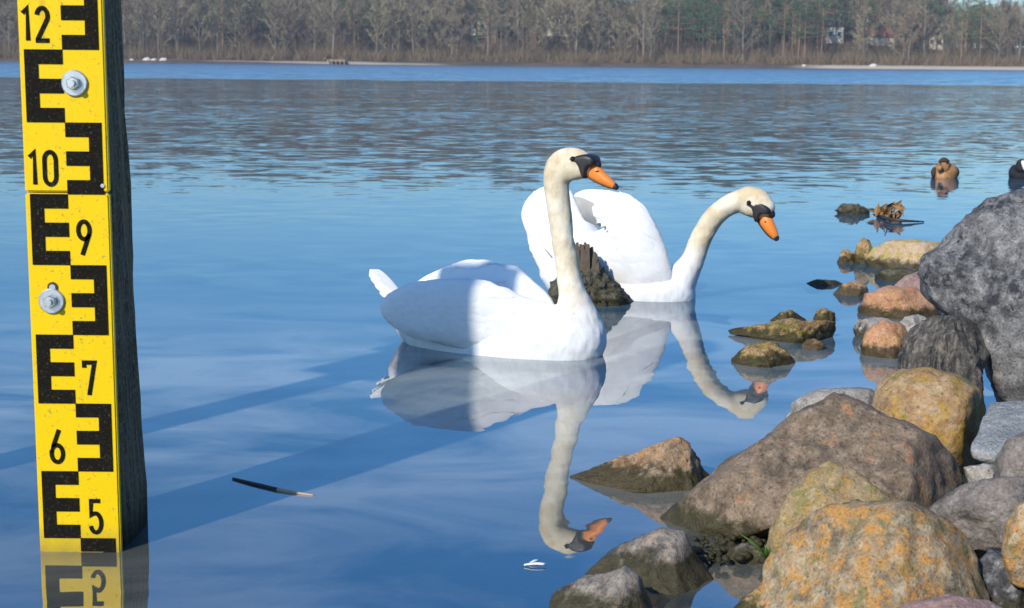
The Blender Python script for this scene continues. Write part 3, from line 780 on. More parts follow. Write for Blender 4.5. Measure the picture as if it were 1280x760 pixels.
# rubble foundation under the rock bank
vs = []; fs = []; n = 46
for j in range(n + 1):
    for i in range(n + 1):
        x = .35 + 4.4 * i / n; y = 1.2 + 5.2 * j / n
        e_ = x - (.78 + .22 * (y - 2.4))
        z = -.25 + max(0, min(1, e_ / .5)) * .30 + max(0, e_ - .5) * .28 + .05 * noise.noise(Vector((x, y, 0)) * 5) + .02 * noise.noise(Vector((x, y, 0)) * 17)
        vs.append((x, y, z))
for j in range(n):
    for i in range(n):
        a = j * (n + 1) + i; fs.append((a, a + 1, a + n + 2, a + n + 1))
obj('rocky_bank', (vs, fs), M['blackwet'], kind='structure')
# grass blades
g0 = P(955, 700, 2.86)
e = empty('grass_tuft', g0, label='few bright green grass blades sprouting in the crevice', cat='grass')
for (x0, y0, x1, y1) in ((957, 698, 926, 668), (957, 698, 935, 676), (957, 700, 956, 681), (958, 700, 945, 690), (958, 698, 962, 684)):
    a = P(x0, y0, 2.86); b = P(x1, y1, 2.84); mdl = a.lerp(b, .5) + Vector((0, -.01, .008))
    obj('blade', tube(catmull([a, mdl, b], 4), [.0035, .0035, .0033, .003, .0028, .0025, .002, .0014, .0006], 6, True, .3), M['grass'], e)

# ------------------------------------------------------------------ mossy stump between the swans
sy = gd(735, 381)
so = Vector((P(735, 381, sy).x, sy, 0))
st = empty('tree_stump', (so.x, sy + .06, 0), label='broken dark weedy tree stump standing in the water between the two swans', cat='stump')
v, f = blob([(684, 372), (694, 350), (704, 342), (711, 332), (722, 329), (738, 328), (750, 332), (761, 346), (772, 358), (784, 372), (787, 383), (775, 400), (700, 400)], sy + .07, .10, .1, 2.2, 96, 44)
v = displace(v, .018, 13, 77, .6)
obj('mound', (v, f), M['darkmoss'], st)
r5 = random.Random(12)
for i in range(30):
    px = 709 + 41 * i / 29 + r5.uniform(-.5, .5); hgt = 303 + (0 if px < 738 else (px - 738) * 1.9) + r5.choice((0, 2, 3, 6, 9))
    dd = sy + .03 + r5.uniform(-.03, .06)
    a = P(px, 350, dd); b = P(px + r5.uniform(-1, 1), hgt, dd)
    obj('splinter', tube([a, a.lerp(b, .6), b], [.012, .0105, .006], 5, True, 1.3), M['splinter'], st, smooth=False)

# ------------------------------------------------------------------ water gauge on its post
b0 = G(50, 690); b1 = G(149, 690)
gy = (b0.y + b1.y) / 2
X0 = P(50, 690, gy).x; X1 = P(151, 690, gy).x; W = X1 - X0
PXM = W / 101.0
gz = lambda y: P(100, y, gy).z
postx0 = X0 - .006; postx1 = X1 + .006
gp = empty('gauge_post', (X0, gy + .02, 0), label='dark old timber post carrying the yellow water gauge', cat='post')
# post: slightly tapering, chamfered, with uneven faces
n = 60; rv = []; rf = []
prof = []
for k in range(28):
    a = 2 * math.pi * k / 28
    ca, sa = math.cos(a), math.sin(a)
    prof.append((math.copysign(abs(ca) ** .32, ca), math.copysign(abs(sa) ** .32, sa)))
PH = 1.85; PD = .21
for j in range(n + 1):
    z = -.45 + (PH + .45) * j / n
    tp = .057 * max(0, z - .1)
    for (u, v_) in prof:
        x = (postx0 + postx1) / 2 + u * (postx1 - postx0) / 2; y = gy + .022 + PD / 2 + v_ * PD / 2
        xr = postx1 - (postx1 - x) if u < 0 else (postx0 + postx1) / 2 + u * (postx1 - postx0) / 2
        q = Vector((x, y, z)); k = noise.fractal(Vector((x * 9, y * 9, z * 2.5)), .7, 2, 4) * .008
        bk = 0; x -= tp * max(0, u) * .42
        rv.append((x + u * k, y + v_ * k * (1 if v_ > 0 else .2) + bk * 1.5, z))
for j in range(n):
    for k in range(28):
        k2 = (k + 1) % 28
        rf.append((j * 28 + k, j * 28 + k2, (j + 1) * 28 + k2, (j + 1) * 28 + k))
rf.append(tuple(range(28))); rf.append(tuple(range(n * 28, n * 28 + 28)))
obj('timber', (rv, rf), M['wood'], gp)
ga = empty('water_gauge', (X0, gy, 0), label='yellow water level gauge with black E marks and numbers 5 to 12', cat='gauge')
zs = gz(241)
def plate(z0, z1, yo):
    bm = bmesh.new(); v, f = box(X0, X1, gy + yo, gy + .018, z0, z1)
    vv = [bm.verts.new(q) for q in v]
    for q in f: bm.faces.new([vv[i] for i in q])
    bmesh.ops.bevel(bm, geom=list(bm.edges), offset=.003, segments=2, affect='EDGES')
    me = bpy.data.meshes.new('plate'); bmesh.ops.translate(bm, verts=bm.verts, vec=-ga.location); bm.to_mesh(me); bm.free()
    return obj('plate', me, M['yellow'], ga, smooth=False)
plate(zs + .0012, gz(-170), 0.0); plate(-.4, zs - .0012, 0.0)
YF = gy - .0015
PIT = (gz(62) - gz(589)) / 6.0       # height of one block
zb5 = gz(589) - PIT                  # bottom of block 5
def E(zbot, left):
    u = PIT / 5; xm = (X0 + X1) / 2 + PXM * 1.0
    mar = PXM * 6.0
    vs_ = []
    g_ = .0
    if left: xa, xb = X0 + mar, xm; sp = xa + (xb - xa) * .36
    else: xa, xb = xm, X1 - mar; sp = xb - (xb - xa) * .36
    if left: prof = [(xa, 0), (xb, 0), (xb, 1), (sp, 1), (sp, 2), (xb, 2), (xb, 3), (sp, 3), (sp, 4), (xb, 4), (xb, 5), (xa, 5)]
    else: prof = [(xb, 0), (xb, 5), (xa, 5), (xa, 4), (sp, 4), (sp, 3), (xa, 3), (xa, 2), (sp, 2), (sp, 1), (xa, 1), (xa, 0)]
    vs_ = [Vector((x, YF, zbot + z * u)) for x, z in prof] + [Vector((x, gy + .002, zbot + z * u)) for x, z in prof]
    k = len(prof)
    fs_ = [tuple(range(k)), tuple(range(2 * k - 1, k - 1, -1))] + [(i, (i + 1) % k, k + (i + 1) % k, k + i) for i in range(k)]
    me = bpy.data.meshes.new('scale_mark'); bm = bmesh.new(); vv = [bm.verts.new(q - ga.location) for q in vs_]
    for q in fs_: bm.faces.new([vv[i] for i in q])
    bmesh.ops.recalc_face_normals(bm, faces=bm.faces); bmesh.ops.triangulate(bm, faces=bm.faces); bm.to_mesh(me); bm.free()
    obj('scale_mark', me, M['print'], ga, smooth=False)
for k in range(2, 15):
    E(zb5 + (k - 5) * PIT, k % 2 == 1)
# condensed numerals as stroked paths in a 4 x 7 cell
def arc(cx, cy, rx, ry, a0, a1, n=10): return [(cx + rx * math.cos(R(a0 + (a1 - a0) * i / n)), cy + ry * math.sin(R(a0 + (a1 - a0) * i / n))) for i in range(n + 1)]
DIG = {'0': [arc(1.5, 5, 1.2, 1.5, 0, 180) + arc(1.5, 2, 1.2, 1.5, 180, 360) + [(2.7, 5)]],
       '1': [[(.55, 5.5), (1.6, 6.5), (1.6, .5)]],
       '2': [arc(1.5, 5.0, 1.2, 1.5, 170, -20, 12) + [(.35, .75), (.35, .5), (2.9, .5)]],
       '5': [[(2.6, 6.45), (.6, 6.45), (.5, 3.7), (.9, 3.95)] + arc(1.5, 2.2, 1.2, 1.85, 95, -160, 14)],
       '6': [[(2.0, 6.6), (.75, 3.6)] + arc(1.5, 2.1, 1.2, 1.6, 155, -205, 20)],
       '7': [[(.4, 5.5), (.4, 6.45), (2.6, 6.45), (1.3, .4)]],
       '9': [[(1.0, .4), (2.25, 3.4)] + arc(1.5, 4.9, 1.2, 1.6, -25, 335, 20)],
       '8': [arc(1.5, 5.1, 1.0, 1.4, 0, 360, 16), arc(1.5, 2.0, 1.2, 1.6, 0, 360, 16)]}
def stroke(pts, wd, y0, y1):
    vs_ = []; fs_ = []
    n = len(pts)
    for i, (x, z) in enumerate(pts):
        a = pts[max(0, i - 1)]; b = pts[min(n - 1, i + 1)]
        dx, dz = b[0] - a[0], b[1] - a[1]; l = math.hypot(dx, dz) or 1
        mit = 1.0
        if 0 < i < n - 1:
            d1 = (x - a[0], z - a[1]); d2 = (b[0] - x, b[1] - z); l1 = math.hypot(*d1) or 1; l2 = math.hypot(*d2) or 1
            t1 = (d1[0] / l1, d1[1] / l1); t2 = (d2[0] / l2, d2[1] / l2); tx, tz = t1[0] + t2[0], t1[1] + t2[1]; ll = math.hypot(tx, tz) or 1
            dx, dz, l = tx / ll, tz / ll, 1; mit = min(1.6, 1 / max(.4, dx * t1[0] + dz * t1[1]))
        nx, nz = -dz / l * wd * mit, dx / l * wd * mit
        vs_ += [Vector((x + nx, y0, z + nz)), Vector((x - nx, y0, z - nz)), Vector((x - nx, y1, z - nz)), Vector((x + nx, y1, z + nz))]
    for i in range(n - 1):
        for k in range(4): fs_.append((i * 4 + k, i * 4 + (k + 1) % 4, i * 4 + 4 + (k + 1) % 4, i * 4 + 4 + k))
    fs_ += [(0, 1, 2, 3), ((n - 1) * 4, (n - 1) * 4 + 1, (n - 1) * 4 + 2, (n - 1) * 4 + 3)]
    return vs_, fs_
def numeral(txt, pxl, ytop, ybot, cell):     # pixel left side at its own row, top and bottom rows
    zt, zb_ = P(pxl, ytop, gy).z, P(pxl, ybot, gy).z; h = (zt - zb_) / 6.2
    x0 = P(pxl, (ytop + ybot) / 2, gy).x
    for i, ch in enumerate(txt):
        for st_ in DIG[ch]:
            k = (cell * PXM) / 2.9
            pts = [(x0 + i * cell * 1.17 * PXM + x * k, zb_ + (z - .4) * h) for x, z in st_]
            obj('numeral', stroke(pts, PXM * 2.6, YF, gy + .002), M['print'], ga, smooth=False)
numeral('12', 25.5, 9, 51, 15.5)
numeral('10', 34, 189, 231, 16.5)
numeral('9', 96.5, 276, 318.5, 16.5)
numeral('7', 103.5, 452, 493.5, 16.5)
numeral('6', 62.5, 537, 578, 17)
numeral('5', 111, 625, 665, 16.5)
numeral('8', 70, 364, 405, 16) if False else None
# bolts
def bolt(px, py, slot):
    c = P(px, py, gy); c.y = gy
    bo = obj('washer', tube([c + Vector((0, 0, 0)), c + Vector((0, -.004, 0)), c + Vector((0, -.0055, 0))], [15.5 * PXM, 15.5 * PXM, 14.3 * PXM], 32), M['steel'], ga, smooth=False)
    bo2 = obj('bolt', tube([c + Vector((0, -.0055, 0)), c + Vector((0, -.016, 0)), c + Vector((0, -.018, 0))], [8.2 * PXM, 8.2 * PXM, 7 * PXM], 6), M['steel'], bo, smooth=False)
    obj('bolt_end', tube([c + Vector((0, -.018, 0)), c + Vector((0, -.028, 0))], [4.2 * PXM, 4 * PXM], 12), M['steel'], bo2, smooth=False)
    if slot:
        s = P(px + 1, py - 17, gy)
        obj('slot', tube([Vector((s.x, gy + .001, s.z)), Vector((s.x, gy - .0018, s.z))], [6.5 * PXM] * 2, 18), M['slotdark'], ga, smooth=False)  # flat dark disc drawn as the slot's opening
        obj('slot_nut', tube([Vector((s.x, gy, s.z)), Vector((s.x, gy - .004, s.z))], [4 * PXM] * 2, 8), M['steel'], ga, smooth=False)
bolt(93.5, 104, False); bolt(65, 376, True)
s = P(131, 232, gy)
obj('screw', tube([Vector((s.x - .004, gy + .001, s.z)), Vector((s.x - .004, gy - .003, s.z))], [.0045, .004], 10), M['steel'], ga, smooth=False)

# mooring post out of frame on the left, whose shadow crosses the swan
sw = G(518, 450)
dir2 = Vector((math.sin(R(SUN_DIR)), math.cos(R(SUN_DIR)), 0)); side2 = Vector((dir2.y, -dir2.x, 0))
mpz = sw - dir2 * 2.25
mp = empty('shadow_post', (mpz.x, mpz.y, 0), label='round timber post with added board, left of the gauge, whose shadow crosses the near swan', cat='post')
n = 20; rv = []; rf = []
for j in range(n + 1):
    z = -.5 + 2.6 * j / n
    for k in range(20):
        a = 2 * math.pi * k / 20; r_ = .068 * (1 + .05 * noise.noise(Vector((math.cos(a) * 2, math.sin(a) * 2, z * 2))))
        rv.append((mpz.x + math.cos(a) * r_, mpz.y + math.sin(a) * r_, z))
for j in range(n):
    for k in range(20):
        k2 = (k + 1) % 20; rf.append((j * 20 + k, j * 20 + k2, (j + 1) * 20 + k2, (j + 1) * 20 + k))
rf.append(tuple(range(20))); rf.append(tuple(range(n * 20, n * 20 + 20)))
obj('timber', (rv, rf), M['wood'], mp)
for k in range(3):  # board added to the unseen post, shaped to widen its shadow on the swan
    z0 = 1.36 + k * .272
    def fr_(v): return Vector((mpz.x, mpz.y, 0)) + side2 * v.x + dir2 * v.y + Vector((0, 0, v.z))
    obj('shadow_board', box((-.19, -.25, -.27)[k], .118, -.125, -.09, z0, z0 + .268, fr_), M['wood'], mp, smooth=False)

# ------------------------------------------------------------------ swans
WORK = bpy.data.scenes.new('bench')
def fuse(name, parts, voxel, smooth_n, mat, parent):
    v, f = join(*parts)
    me = bpy.data.meshes.new(name); loc = parent.location
    me.from_pydata([tuple(Vector(q) - loc) for q in v], [], f); me.update()
    bm = bmesh.new(); bm.from_mesh(me)
    bmesh.ops.recalc_face_normals(bm, faces=bm.faces); bm.to_mesh(me); bm.free()
    o = bpy.data.objects.new(name, me); WORK.collection.objects.link(o)      # a bench scene keeps the evaluation cheap
    mr = o.modifiers.new('r', 'REMESH'); mr.mode = 'VOXEL'; mr.voxel_size = voxel; mr.use_smooth_shade = True
    ms = o.modifiers.new('s', 'SMOOTH'); ms.iterations = smooth_n; ms.factor = .5
    WORK.view_layers[0].update(); dg = WORK.view_layers[0].depsgraph; ev = o.evaluated_get(dg)
    me2 = bpy.data.meshes.new_from_object(ev); me2.name = name
    WORK.collection.objects.unlink(o); COL.objects.link(o)
    o.modifiers.clear(); o.data = me2; me2.materials.clear(); me2.materials.append(mat); me2.shade_smooth()
    if name == 'body':          # loose down: small uneven relief
        cos_ = [v.co.copy() for v in me2.vertices]; nrs_ = [v.normal.copy() for v in me2.vertices]
        for v, c_, nr_ in zip(me2.vertices, cos_, nrs_):
            v.co = c_ + nr_ * (.0022 * noise.noise(c_ * 26) + .0013 * noise.noise(Vector((c_.x * 60, c_.y * 60, c_.z * 38))))
    o.parent = parent
    return o
def neck_tube(pts, o, nrm, flat=1.0):
    path = []; rad = []
    for (x, y, r) in pts:
        q = PL(x, y, o, nrm); path.append(Vector((q.x, q.y, q.z))); rad.append((PL(x + r, y, o, nrm) - q).length)
    pp = catmull([(p.x, p.y, p.z) for p in path], 6); rr = [q.x for q in catmull([(r, 0, 0) for r in rad], 6)]
    return tube(pp, rr, 20)
def feather(a, b, wd, nrm, curve=.15, th=.0022):
    """one flight feather: a bent blade with a shaft ridge and a rounded tip"""
    a = Vector(a); b = Vector(b); d = b - a; s = d.cross(nrm).normalized(); n = 9; vs_ = []; fs_ = []
    for i in range(n + 1):
        t = i / n; c = a + d * t + nrm * (math.sin(t * math.pi) * d.length * curve)
        w_ = wd * (.55 + .45 * math.sin(min(1, t * 1.35) * math.pi / 2)) * (1 if t < .8 else math.sqrt(max(0.02, 1 - ((t - .8) / .2) ** 2)))
        vs_ += [c - s * w_, c + nrm * th, c + s * w_, c - nrm * th]
    for i in range(n):
        for k in range(4): fs_.append((i * 4 + k, i * 4 + (k + 1) % 4, i * 4 + 4 + (k + 1) % 4, i * 4 + 4 + k))
    fs_ += [(0, 1, 2, 3), (n * 4, n * 4 + 1, n * 4 + 2, n * 4 + 3)]
    return vs_, fs_

from mathutils.bvhtree import BVHTree
def lay_feathers(wg, parent, x0, y0, x1, y1, dirf, L, Wd, nx, ny, seed):
    rg = random.Random(seed); me = wg.data; off = parent.location
    bv = BVHTree.FromPolygons([tuple(v.co + off) for v in me.vertices], [tuple(q.vertices) for q in me.polygons])
    def hit(x, y):
        h = bv.ray_cast(CP, ray(x, y).normalized())
        return (h[0], h[1]) if h[0] is not None else None
    for j in range(ny):
        for i in range(nx):
            x = x0 + (x1 - x0) * (i + .5 * (j % 2) + rg.uniform(-.15, .15)) / nx; y = y0 + (y1 - y0) * (j + rg.uniform(-.15, .15)) / ny
            dx, dy = dirf(x, y); l_ = L * rg.uniform(.8, 1.15); pts = []
            for k in range(8):
                h = hit(x + dx * l_ * k / 7, y + dy * l_ * k / 7)
                if h is None or (pts and (h[0] - pts[-1][0]).length > .05): break
                pts.append(h)
            if len(pts) < 6: continue
            n_ = len(pts); vs_ = []; fs_ = []
            for k, (q, nn) in enumerate(pts):
                t = k / (n_ - 1); tg = (pts[min(k + 1, n_ - 1)][0] - pts[max(k - 1, 0)][0]).normalized(); sd_ = tg.cross(nn).normalized()
                w_ = Wd * rg.uniform(.94, 1.06) * (.5 + .5 * min(1, t * 3)) * (1 if t < .6 else math.sqrt(max(.03, 1 - ((t - .6) / .4) ** 2)))
                c_ = q + nn * (-.0002 + .0062 * t)
                for m_ in (-1, -.5, 0, .5, 1):       # a cupped vane that hugs the wing
                    vs_.append(c_ + sd_ * w_ * m_ + nn * (.0014 * (1 - m_ * m_) - .0004) - tg * abs(m_) * (.004 if k else 0))
            for k in range(n_ - 1):
                for m_ in range(4): fs_.append((k * 5 + m_, k * 5 + m_ + 1, k * 5 + 6 + m_, k * 5 + 5 + m_))
            obj('feather', (vs_, fs_), M['plumage'], wg)
def swan(label, d, ref, heading, body, wing_n, wing_f, extra, neck, head, beak, tipc, mask, knob, eye, nostril, tail, sc, mouth):
    nrm = Vector((-math.sin(heading), math.cos(heading), 0)); o = P(ref[0], ref[1], d)
    base = Vector((o.x, o.y, 0))
    e = empty('swan', base, label=label, cat='swan', group='two mute swans')
    kw = dict(d=d, ref=ref, heading=heading)
    parts = [blob(body['o'], tf=body['t'], tb=body['t'], p=body.get('p', 2.3), n=80, rings=40, c=body.get('c'), **kw)]
    parts.append(neck_tube(neck, o, nrm))
    parts.append(blob(head, tf=sc * .036, tb=sc * .036, p=2.1, n=60, rings=30, **kw))
    for q, tq, off, pq in extra:
        parts.append(blob(q, tf=tq, tb=tq, p=pq, n=60, rings=24, off=off, **kw))
    fuse('body', parts, .0062, 7, M['body'], e)
    for (q, tq, off, pq, cq, sk) in (wing_n, wing_f):
        pr = [blob(q, tf=tq, tb=tq, p=pq, n=90, rings=34, off=off, c=cq, skew=sk, **kw)]
        wg = fuse('wing', pr, .0052, 4, M['plumage'], e)
        u = Vector((math.cos(heading), math.sin(heading), 0)); me = wg.data
        xs = [v.co.dot(u) for v in me.vertices]; x1 = max(xs); xr = max(1e-3, x1 - min(xs))
        co = [v.co.copy() for v in me.vertices]; nn = [v.normal.copy() for v in me.vertices]
        for i, v in enumerate(me.vertices):       # overlapping rows of covert feathers, longer towards the tail
            a = (x1 - xs[i]) / xr; b = co[i].z
            ph = (a ** 1.35) * 7.0 + b * 3.0; wv = 34 - 14 * a
            row = math.floor(ph); fr_ = ph - row
            side = abs(((b * wv + .5 * (row % 2)) % 1.0) - .5) * 2
            lift = max(0.0, fr_ - .7 * side * side) ** 2
            amp_ = .0062 * min(1, a * 4) * (.5 + .5 * min(1, abs(nn[i].dot(nrm)) * 1.5))
            v.co = co[i] + nn[i] * (lift * amp_ * .1 + .004 * noise.noise(co[i] * 11) + .0006 * noise.noise(co[i] * 70))
        me.update()
    wings = [c_ for c_ in e.children if c_.name.startswith('wing')]
    bk = obj('beak', blob(beak, tf=sc * .0165, tb=sc * .0165, p=1.9, n=48, rings=22, **kw), M['beak'], e)
    obj('beak_nail', blob(tipc, tf=sc * .0105, tb=sc * .0105, p=2, n=24, rings=12, **kw), M['black'], bk)
    obj('face_mask', blob(mask, tf=sc * .0352, tb=sc * .0352, p=5, n=48, rings=22, **kw), M['black'], e)
    obj('knob', blob(knob, tf=sc * .0145, tb=sc * .0145, p=2, n=30, rings=16, **kw), M['black'], bk)
    for s_ in (-1, 1):
        q = PL(eye[0], eye[1], o, nrm) + nrm * s_ * sc * .0325
        obj('eye', sphere(q, sc * .0085, 14), M['eye'], e)
        q = PL(nostril[0], nostril[1], o, nrm) + nrm * s_ * sc * .0135
        for zz_ in (0,):
            ml = [PL(x_, y_, o, nrm) + nrm * s_ * sc * w_ for x_, y_, w_ in mouth]
            obj('mouth_line', tube(catmull(ml, 4), [sc * .0022] * (4 * len(mouth) - 3), 6), M['black'], bk)
        obj('nostril', sphere(q, sc * .004, 8, (1.7, .7, .8)), M['black'], bk)
    return e, o, nrm, wings

# near swan: swims to the right, neck upright
e1, o1, n1, w1 = swan('nearer swan with upright neck, its rear half in shadow', 5.27, (640, 430), R(-25),
    dict(o=[(492, 372), (510, 358), (560, 356), (620, 366), (676, 382), (708, 380), (738, 385), (752, 404), (757, 426), (750, 452), (720, 478), (650, 486), (570, 470), (520, 440), (498, 408), (487, 384)], t=.17, p=2.2, c=(630, 425)),
    ([(497, 374), (510, 357), (545, 346), (580, 346), (602, 350), (620, 358), (650, 374), (690, 388), (704, 408), (696, 432), (655, 444), (600, 440), (552, 425), (520, 408), (502, 392)], .048, -.125, 2.3, (610, 392), .42),
    ([(500, 360), (528, 342), (565, 331), (605, 326), (632, 330), (648, 330), (658, 336), (676, 349), (697, 366), (710, 385), (690, 410), (560, 405), (510, 382)], .05, .15, 2.3, (610, 370), -.3),
    [([(486, 384), (500, 360), (540, 350), (560, 380), (520, 400)], .10, 0, 2.1)],
    [(726, 428, 27), (723, 404, 27), (719, 385, 22), (715, 365, 16.5), (711, 345, 14), (707, 320, 13.2), (703, 295, 13.2), (700, 268, 13.8), (696, 240, 14.5), (696, 220, 15.5), (699, 208, 15)],
    [(680, 216), (683, 201), (693, 189), (709, 183), (724, 185), (736, 192), (741, 200), (741, 214), (736, 223), (722, 224), (712, 227), (702, 234), (690, 232)],
    [(731, 210), (737, 202), (744, 203), (752, 211), (762, 221), (770, 229), (773, 234), (771, 237), (764, 236), (750, 231), (737, 224), (731, 217)],
    [(766, 228), (771, 229), (774, 234), (772, 238), (767, 237), (765, 233)],
    [(711, 197), (720, 195), (728, 193), (738, 192), (747, 196), (748, 204), (742, 206), (737, 211), (735, 224), (731, 222), (727, 208), (722, 201)],
    [(738, 195), (745, 196), (751, 202), (752, 209), (747, 210), (741, 204)],
    (721, 198), (749, 214), None, 1.1, ((733, 219, .012), (740, 223.5, .0135), (750, 229, .0125), (760, 233.5, .0095), (768, 236, .005)))
w1.sort(key=lambda q: min(v.co.y for v in q.data.vertices))
lay_feathers(w1[0], e1, 505, 360, 660, 432, lambda x, y: (-.97, -.16 + (400 - y) * .002), 50, .022, 9, 8, 1)
lay_feathers(w1[1], e1, 520, 328, 680, 352, lambda x, y: (-.98, .06 + (345 - y) * .004), 46, .021, 8, 3, 2)
# tail feathers
for i, (tx, ty, off) in enumerate(((463, 337, 0), (465, 341, -.025), (466, 343, .025), (470, 349, -.045), (472, 352, .045), (477, 360, -.02), (479, 362, .02))):
    a = PL(502, 374 + i * .8, o1 + n1 * off * .3, n1); b = PL(tx, ty, o1 + n1 * off * .6, n1)
    obj('tail_feather', feather(a, b, .030, Vector((0.25, -.6, .75)).normalized(), .03, .004), M['plumage'], e1, smooth=False)
# far swan: wings arched, neck bent forward
e2, o2, n2, w2_ = swan('farther swan with arched wings and bowed neck, behind the stump', 6.58, (760, 365), R(-23),
    dict(o=[(672, 335), (690, 322), (740, 300), (790, 308), (816, 330), (838, 346), (858, 346), (869, 360), (868, 380), (850, 395), (780, 402), (720, 392), (690, 366)], t=.16, p=2.2, c=(770, 360)),
    ([(721, 243), (735, 235), (760, 236), (784, 243), (803, 257), (816, 276), (827, 302), (833, 330), (838, 352), (822, 370), (790, 370), (745, 352), (718, 325), (722, 308), (740, 294), (754, 284), (770, 276), (762, 266), (744, 257), (728, 250)], .055, -.10, 2.3, (790, 320), .25),
    ([(650, 272), (653, 254), (663, 241), (678, 232), (698, 230), (714, 236), (722, 252), (734, 274), (748, 290), (775, 305), (790, 335), (760, 350), (715, 346), (690, 342), (672, 322), (658, 296)], .055, .10, 2.3, (700, 290), -.1),
    [([(660, 302), (672, 316), (690, 336), (704, 345), (702, 356), (688, 352), (674, 334)], .05, .0, 2.1)],
    [(838, 374, 27), (845, 362, 24), (855, 344, 18), (866, 325, 14.5), (873, 306, 13.5), (881, 289, 13.2), (892, 272, 12.8), (907, 259, 12.6), (922, 252, 13.5), (934, 250, 14)],
    [(908, 250), (918, 239), (934, 232), (948, 234), (960, 242), (967, 252), (970, 262), (962, 271), (950, 274), (938, 272), (924, 266)],
    [(946, 272), (951, 264), (960, 265), (966, 274), (971, 286), (974, 295), (972, 301), (967, 300), (957, 291), (948, 278)],
    [(970, 291), (974, 295), (974, 300), (970, 302), (966, 299), (967, 295)],
    [(925, 249), (938, 247), (948, 249), (959, 254), (966, 261), (964, 268), (957, 266), (951, 269), (948, 279), (944, 274), (942, 260)],
    [(957, 257), (964, 258), (969, 265), (969, 271), (964, 274), (960, 268)],
    (939.5, 252.5), (959, 277), None, 1.3, ((947, 275, .011), (951, 281, .0135), (956, 288, .0125), (962, 295, .0095), (967, 299, .005)))
w2_.sort(key=lambda q: -sum(v.co.x for v in q.data.vertices) / len(q.data.vertices))
lay_feathers(w2_[0], e2, 735, 242, 838, 368, lambda x, y: (-.78, -.62) if x > 775 else (-.95, -.3), 38, .024, 8, 9, 3)
lay_feathers(w2_[1], e2, 655, 242, 770, 345, lambda x, y: (-.45, -.88) if x < 700 else (-.75, -.62), 38, .024, 8, 7, 4)
# grey flight feathers showing under the lifted near wing
for i in range(9):
    t = i / 8
    a = PL(774 - 14 * t, 272 + 14 * t, o2 + n2 * (-.12), n2); b = PL(716 + 12 * t, 246 + 24 * t, o2 + n2 * (-.205 - .003 * i), n2)
    obj('flight_feather', feather(a, b, .013, (n2 * -1 + Vector((0, 0, .3))).normalized(), .04, .0025), M['greyfeather'], e2, smooth=False)
for i, (tx, ty) in enumerate(((660, 296), (662, 305), (666, 314), (671, 324), (678, 335))):
    a = PL(700, 345 + i * 1.5, o2, n2); b = PL(tx, ty, o2 + n2 * (-.03 + .015 * i), n2)
    obj('tail_feather', feather(a, b, .022, Vector((.1, -.8, .5)).normalized(), .04, .004), M['plumage'], e2, smooth=False)

# ------------------------------------------------------------------ duck and coot
def bird(name, label, py, body, head, mats):
    cx = sum(q[0] for q in body) / len(body); d = gd(cx, py); c = P(cx, py, d)
    e = empty(name, (c.x, d + .1, 0), label=label, cat=name)
    fuse('body', [blob(body, d + .12, .12, .2, 2.1, 40, 24), blob(head, d + .03, .045, .06, 2.1, 30, 18)], .0055, 4, M[mats], e)
    return e, d
M['duck'] = plain('brown_mottled_plumage', (.33, .17, .075), .85, .2, 70, .7, .8, 28)
M['breast'] = plain('warm_buff_plumage', (.50, .27, .12), .85, .2, 70, .5, .5, 40)
eb, d = bird('duck', 'brown duck floating head-on in the open water at upper right', 223,
    [(1164, 214), (1167, 208), (1174, 205), (1184, 204), (1194, 206), (1199, 213), (1197, 222), (1190, 231), (1172, 231), (1165, 223)],
    [(1172, 207), (1174, 200), (1179, 197), (1185, 199), (1188, 204), (1187, 212), (1181, 217), (1174, 214)], 'duck')
obj('breast', blob([(1171, 214), (1177, 210), (1185, 213), (1188, 221), (1183, 229), (1173, 229), (1169, 221)], d + .06, .07, .08, 2.1, 30, 16), M['breast'], eb)
obj('bill', blob([(1170, 209), (1175, 206), (1179, 208), (1178, 213), (1172, 215)], d - .02, .03, .03, 2.2, 24, 12), M['duckbill'], eb)
obj('crown_patch', blob([(1172, 204), (1175, 198), (1181, 196), (1187, 200), (1187, 204), (1179, 203)], d + .02, .045, .06, 2.1, 24, 14), M['duckdark'], eb)
for off, q in ((0, [(1163, 214), (1167, 208), (1172, 210), (1170, 222), (1165, 223)]), (1, [(1187, 208), (1194, 206), (1200, 213), (1198, 222), (1190, 222), (1186, 214)])):
    obj('wing', blob(q, d + .10, .06, .16, 2.1, 30, 16), M['duckdark'], eb)
for x_ in (1175.5, 1184): obj('eye', sphere(P(x_, 204.5, d - .012), .007, 8), M['eye'], eb)
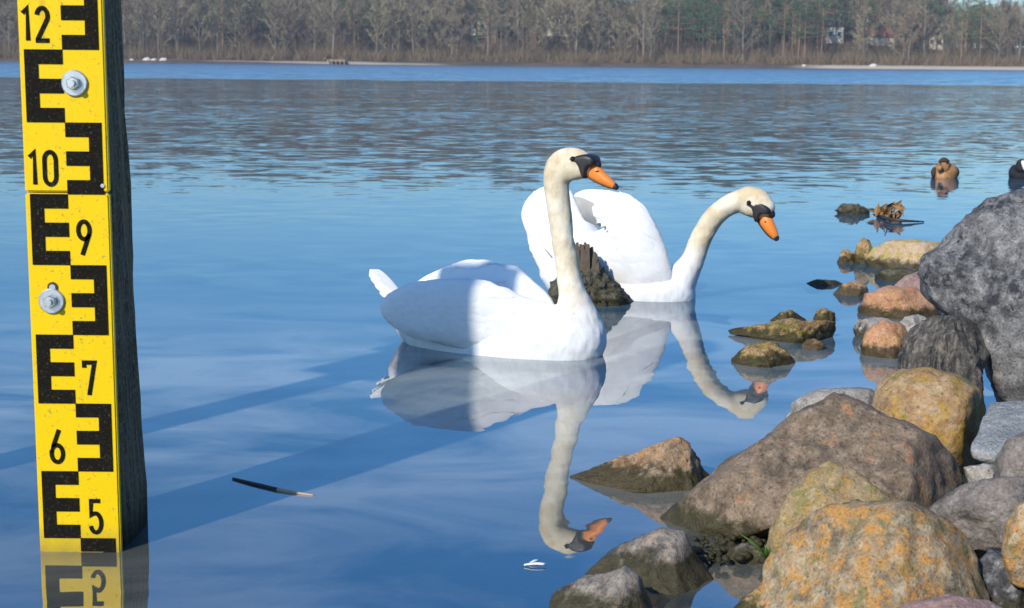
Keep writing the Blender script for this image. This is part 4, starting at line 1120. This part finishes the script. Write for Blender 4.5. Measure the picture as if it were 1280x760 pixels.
eb, d = bird('coot', 'black coot with white face shield at the right edge of the picture', 224,
    [(1260, 215), (1264, 207), (1271, 205), (1285, 204), (1296, 208), (1302, 216), (1296, 231), (1268, 231), (1261, 223)],
    [(1269, 208), (1271, 201), (1276, 198), (1282, 200), (1285, 207), (1282, 215), (1275, 217), (1270, 214)], 'coot')
obj('face_shield', blob([(1276, 201), (1280, 200), (1283, 206), (1283, 212), (1280, 214), (1277, 207)], d - .015, .022, .03, 2.1, 24, 12), M['white'], eb)
obj('bill', blob([(1279, 209), (1284, 209), (1287, 213), (1281, 215)], d - .03, .02, .03, 2.1, 20, 10), M['white'], eb)
obj('wing', blob([(1261, 214), (1266, 208), (1270, 212), (1270, 224), (1263, 223)], d + .11, .06, .14, 2.1, 30, 14), M['coot'], eb)
obj('eye', sphere(P(1275.5, 205, d - .015), .007, 8), M['eye'], eb)

bpy.data.scenes.remove(WORK)
# ------------------------------------------------------------------ floating twig and feather
e = empty('floating_twig', G(342, 609), label='thin dark twig with peeled pale end floating left of the near swan', cat='twig')
a, b, c3 = G(291, 598, .002), G(347, 612, .002), G(392, 619, .001)
pp = catmull([a, G(318, 604.5, .003), b], 5); obj('dark_end', tube(pp, [.0026 + .0022 * i / len(pp) for i in range(len(pp))], 8), M['twig'], e)
pp = catmull([b, G(370, 616, .002), c3], 5); obj('pale_end', tube(pp, [.0048 - .0036 * i / len(pp) for i in range(len(pp))], 8), M['twigbark'], e)
e = empty('floating_feather', G(668, 702), label='small white feather floating below the swan reflection', cat='feather')
obj('vane', feather(G(655, 706, .003), G(682, 705, .005), .005, Vector((0, -.3, .95)).normalized(), .06, .0015), M['plumage'], e)
obj('down', feather(G(662, 704, .003), G(673, 700, .005), .003, Vector((0, -.6, .8)).normalized(), .1, .0015), M['plumage'], e)

# ------------------------------------------------------------------ haze over the lake
HAZE = 0.00038
hz = NT('thin_haze')
pv = hz.n('ShaderNodeVolumePrincipled', {'Color': (.80, .88, 1.0, 1), 'Density': HAZE, 'Anisotropy': .2})
hz.n('ShaderNodeOutputMaterial', {'Volume': pv.outputs[0]})
obj('haze', box(-950, 950, -30, 1450, -6, 60), hz.m, smooth=False, kind='stuff')
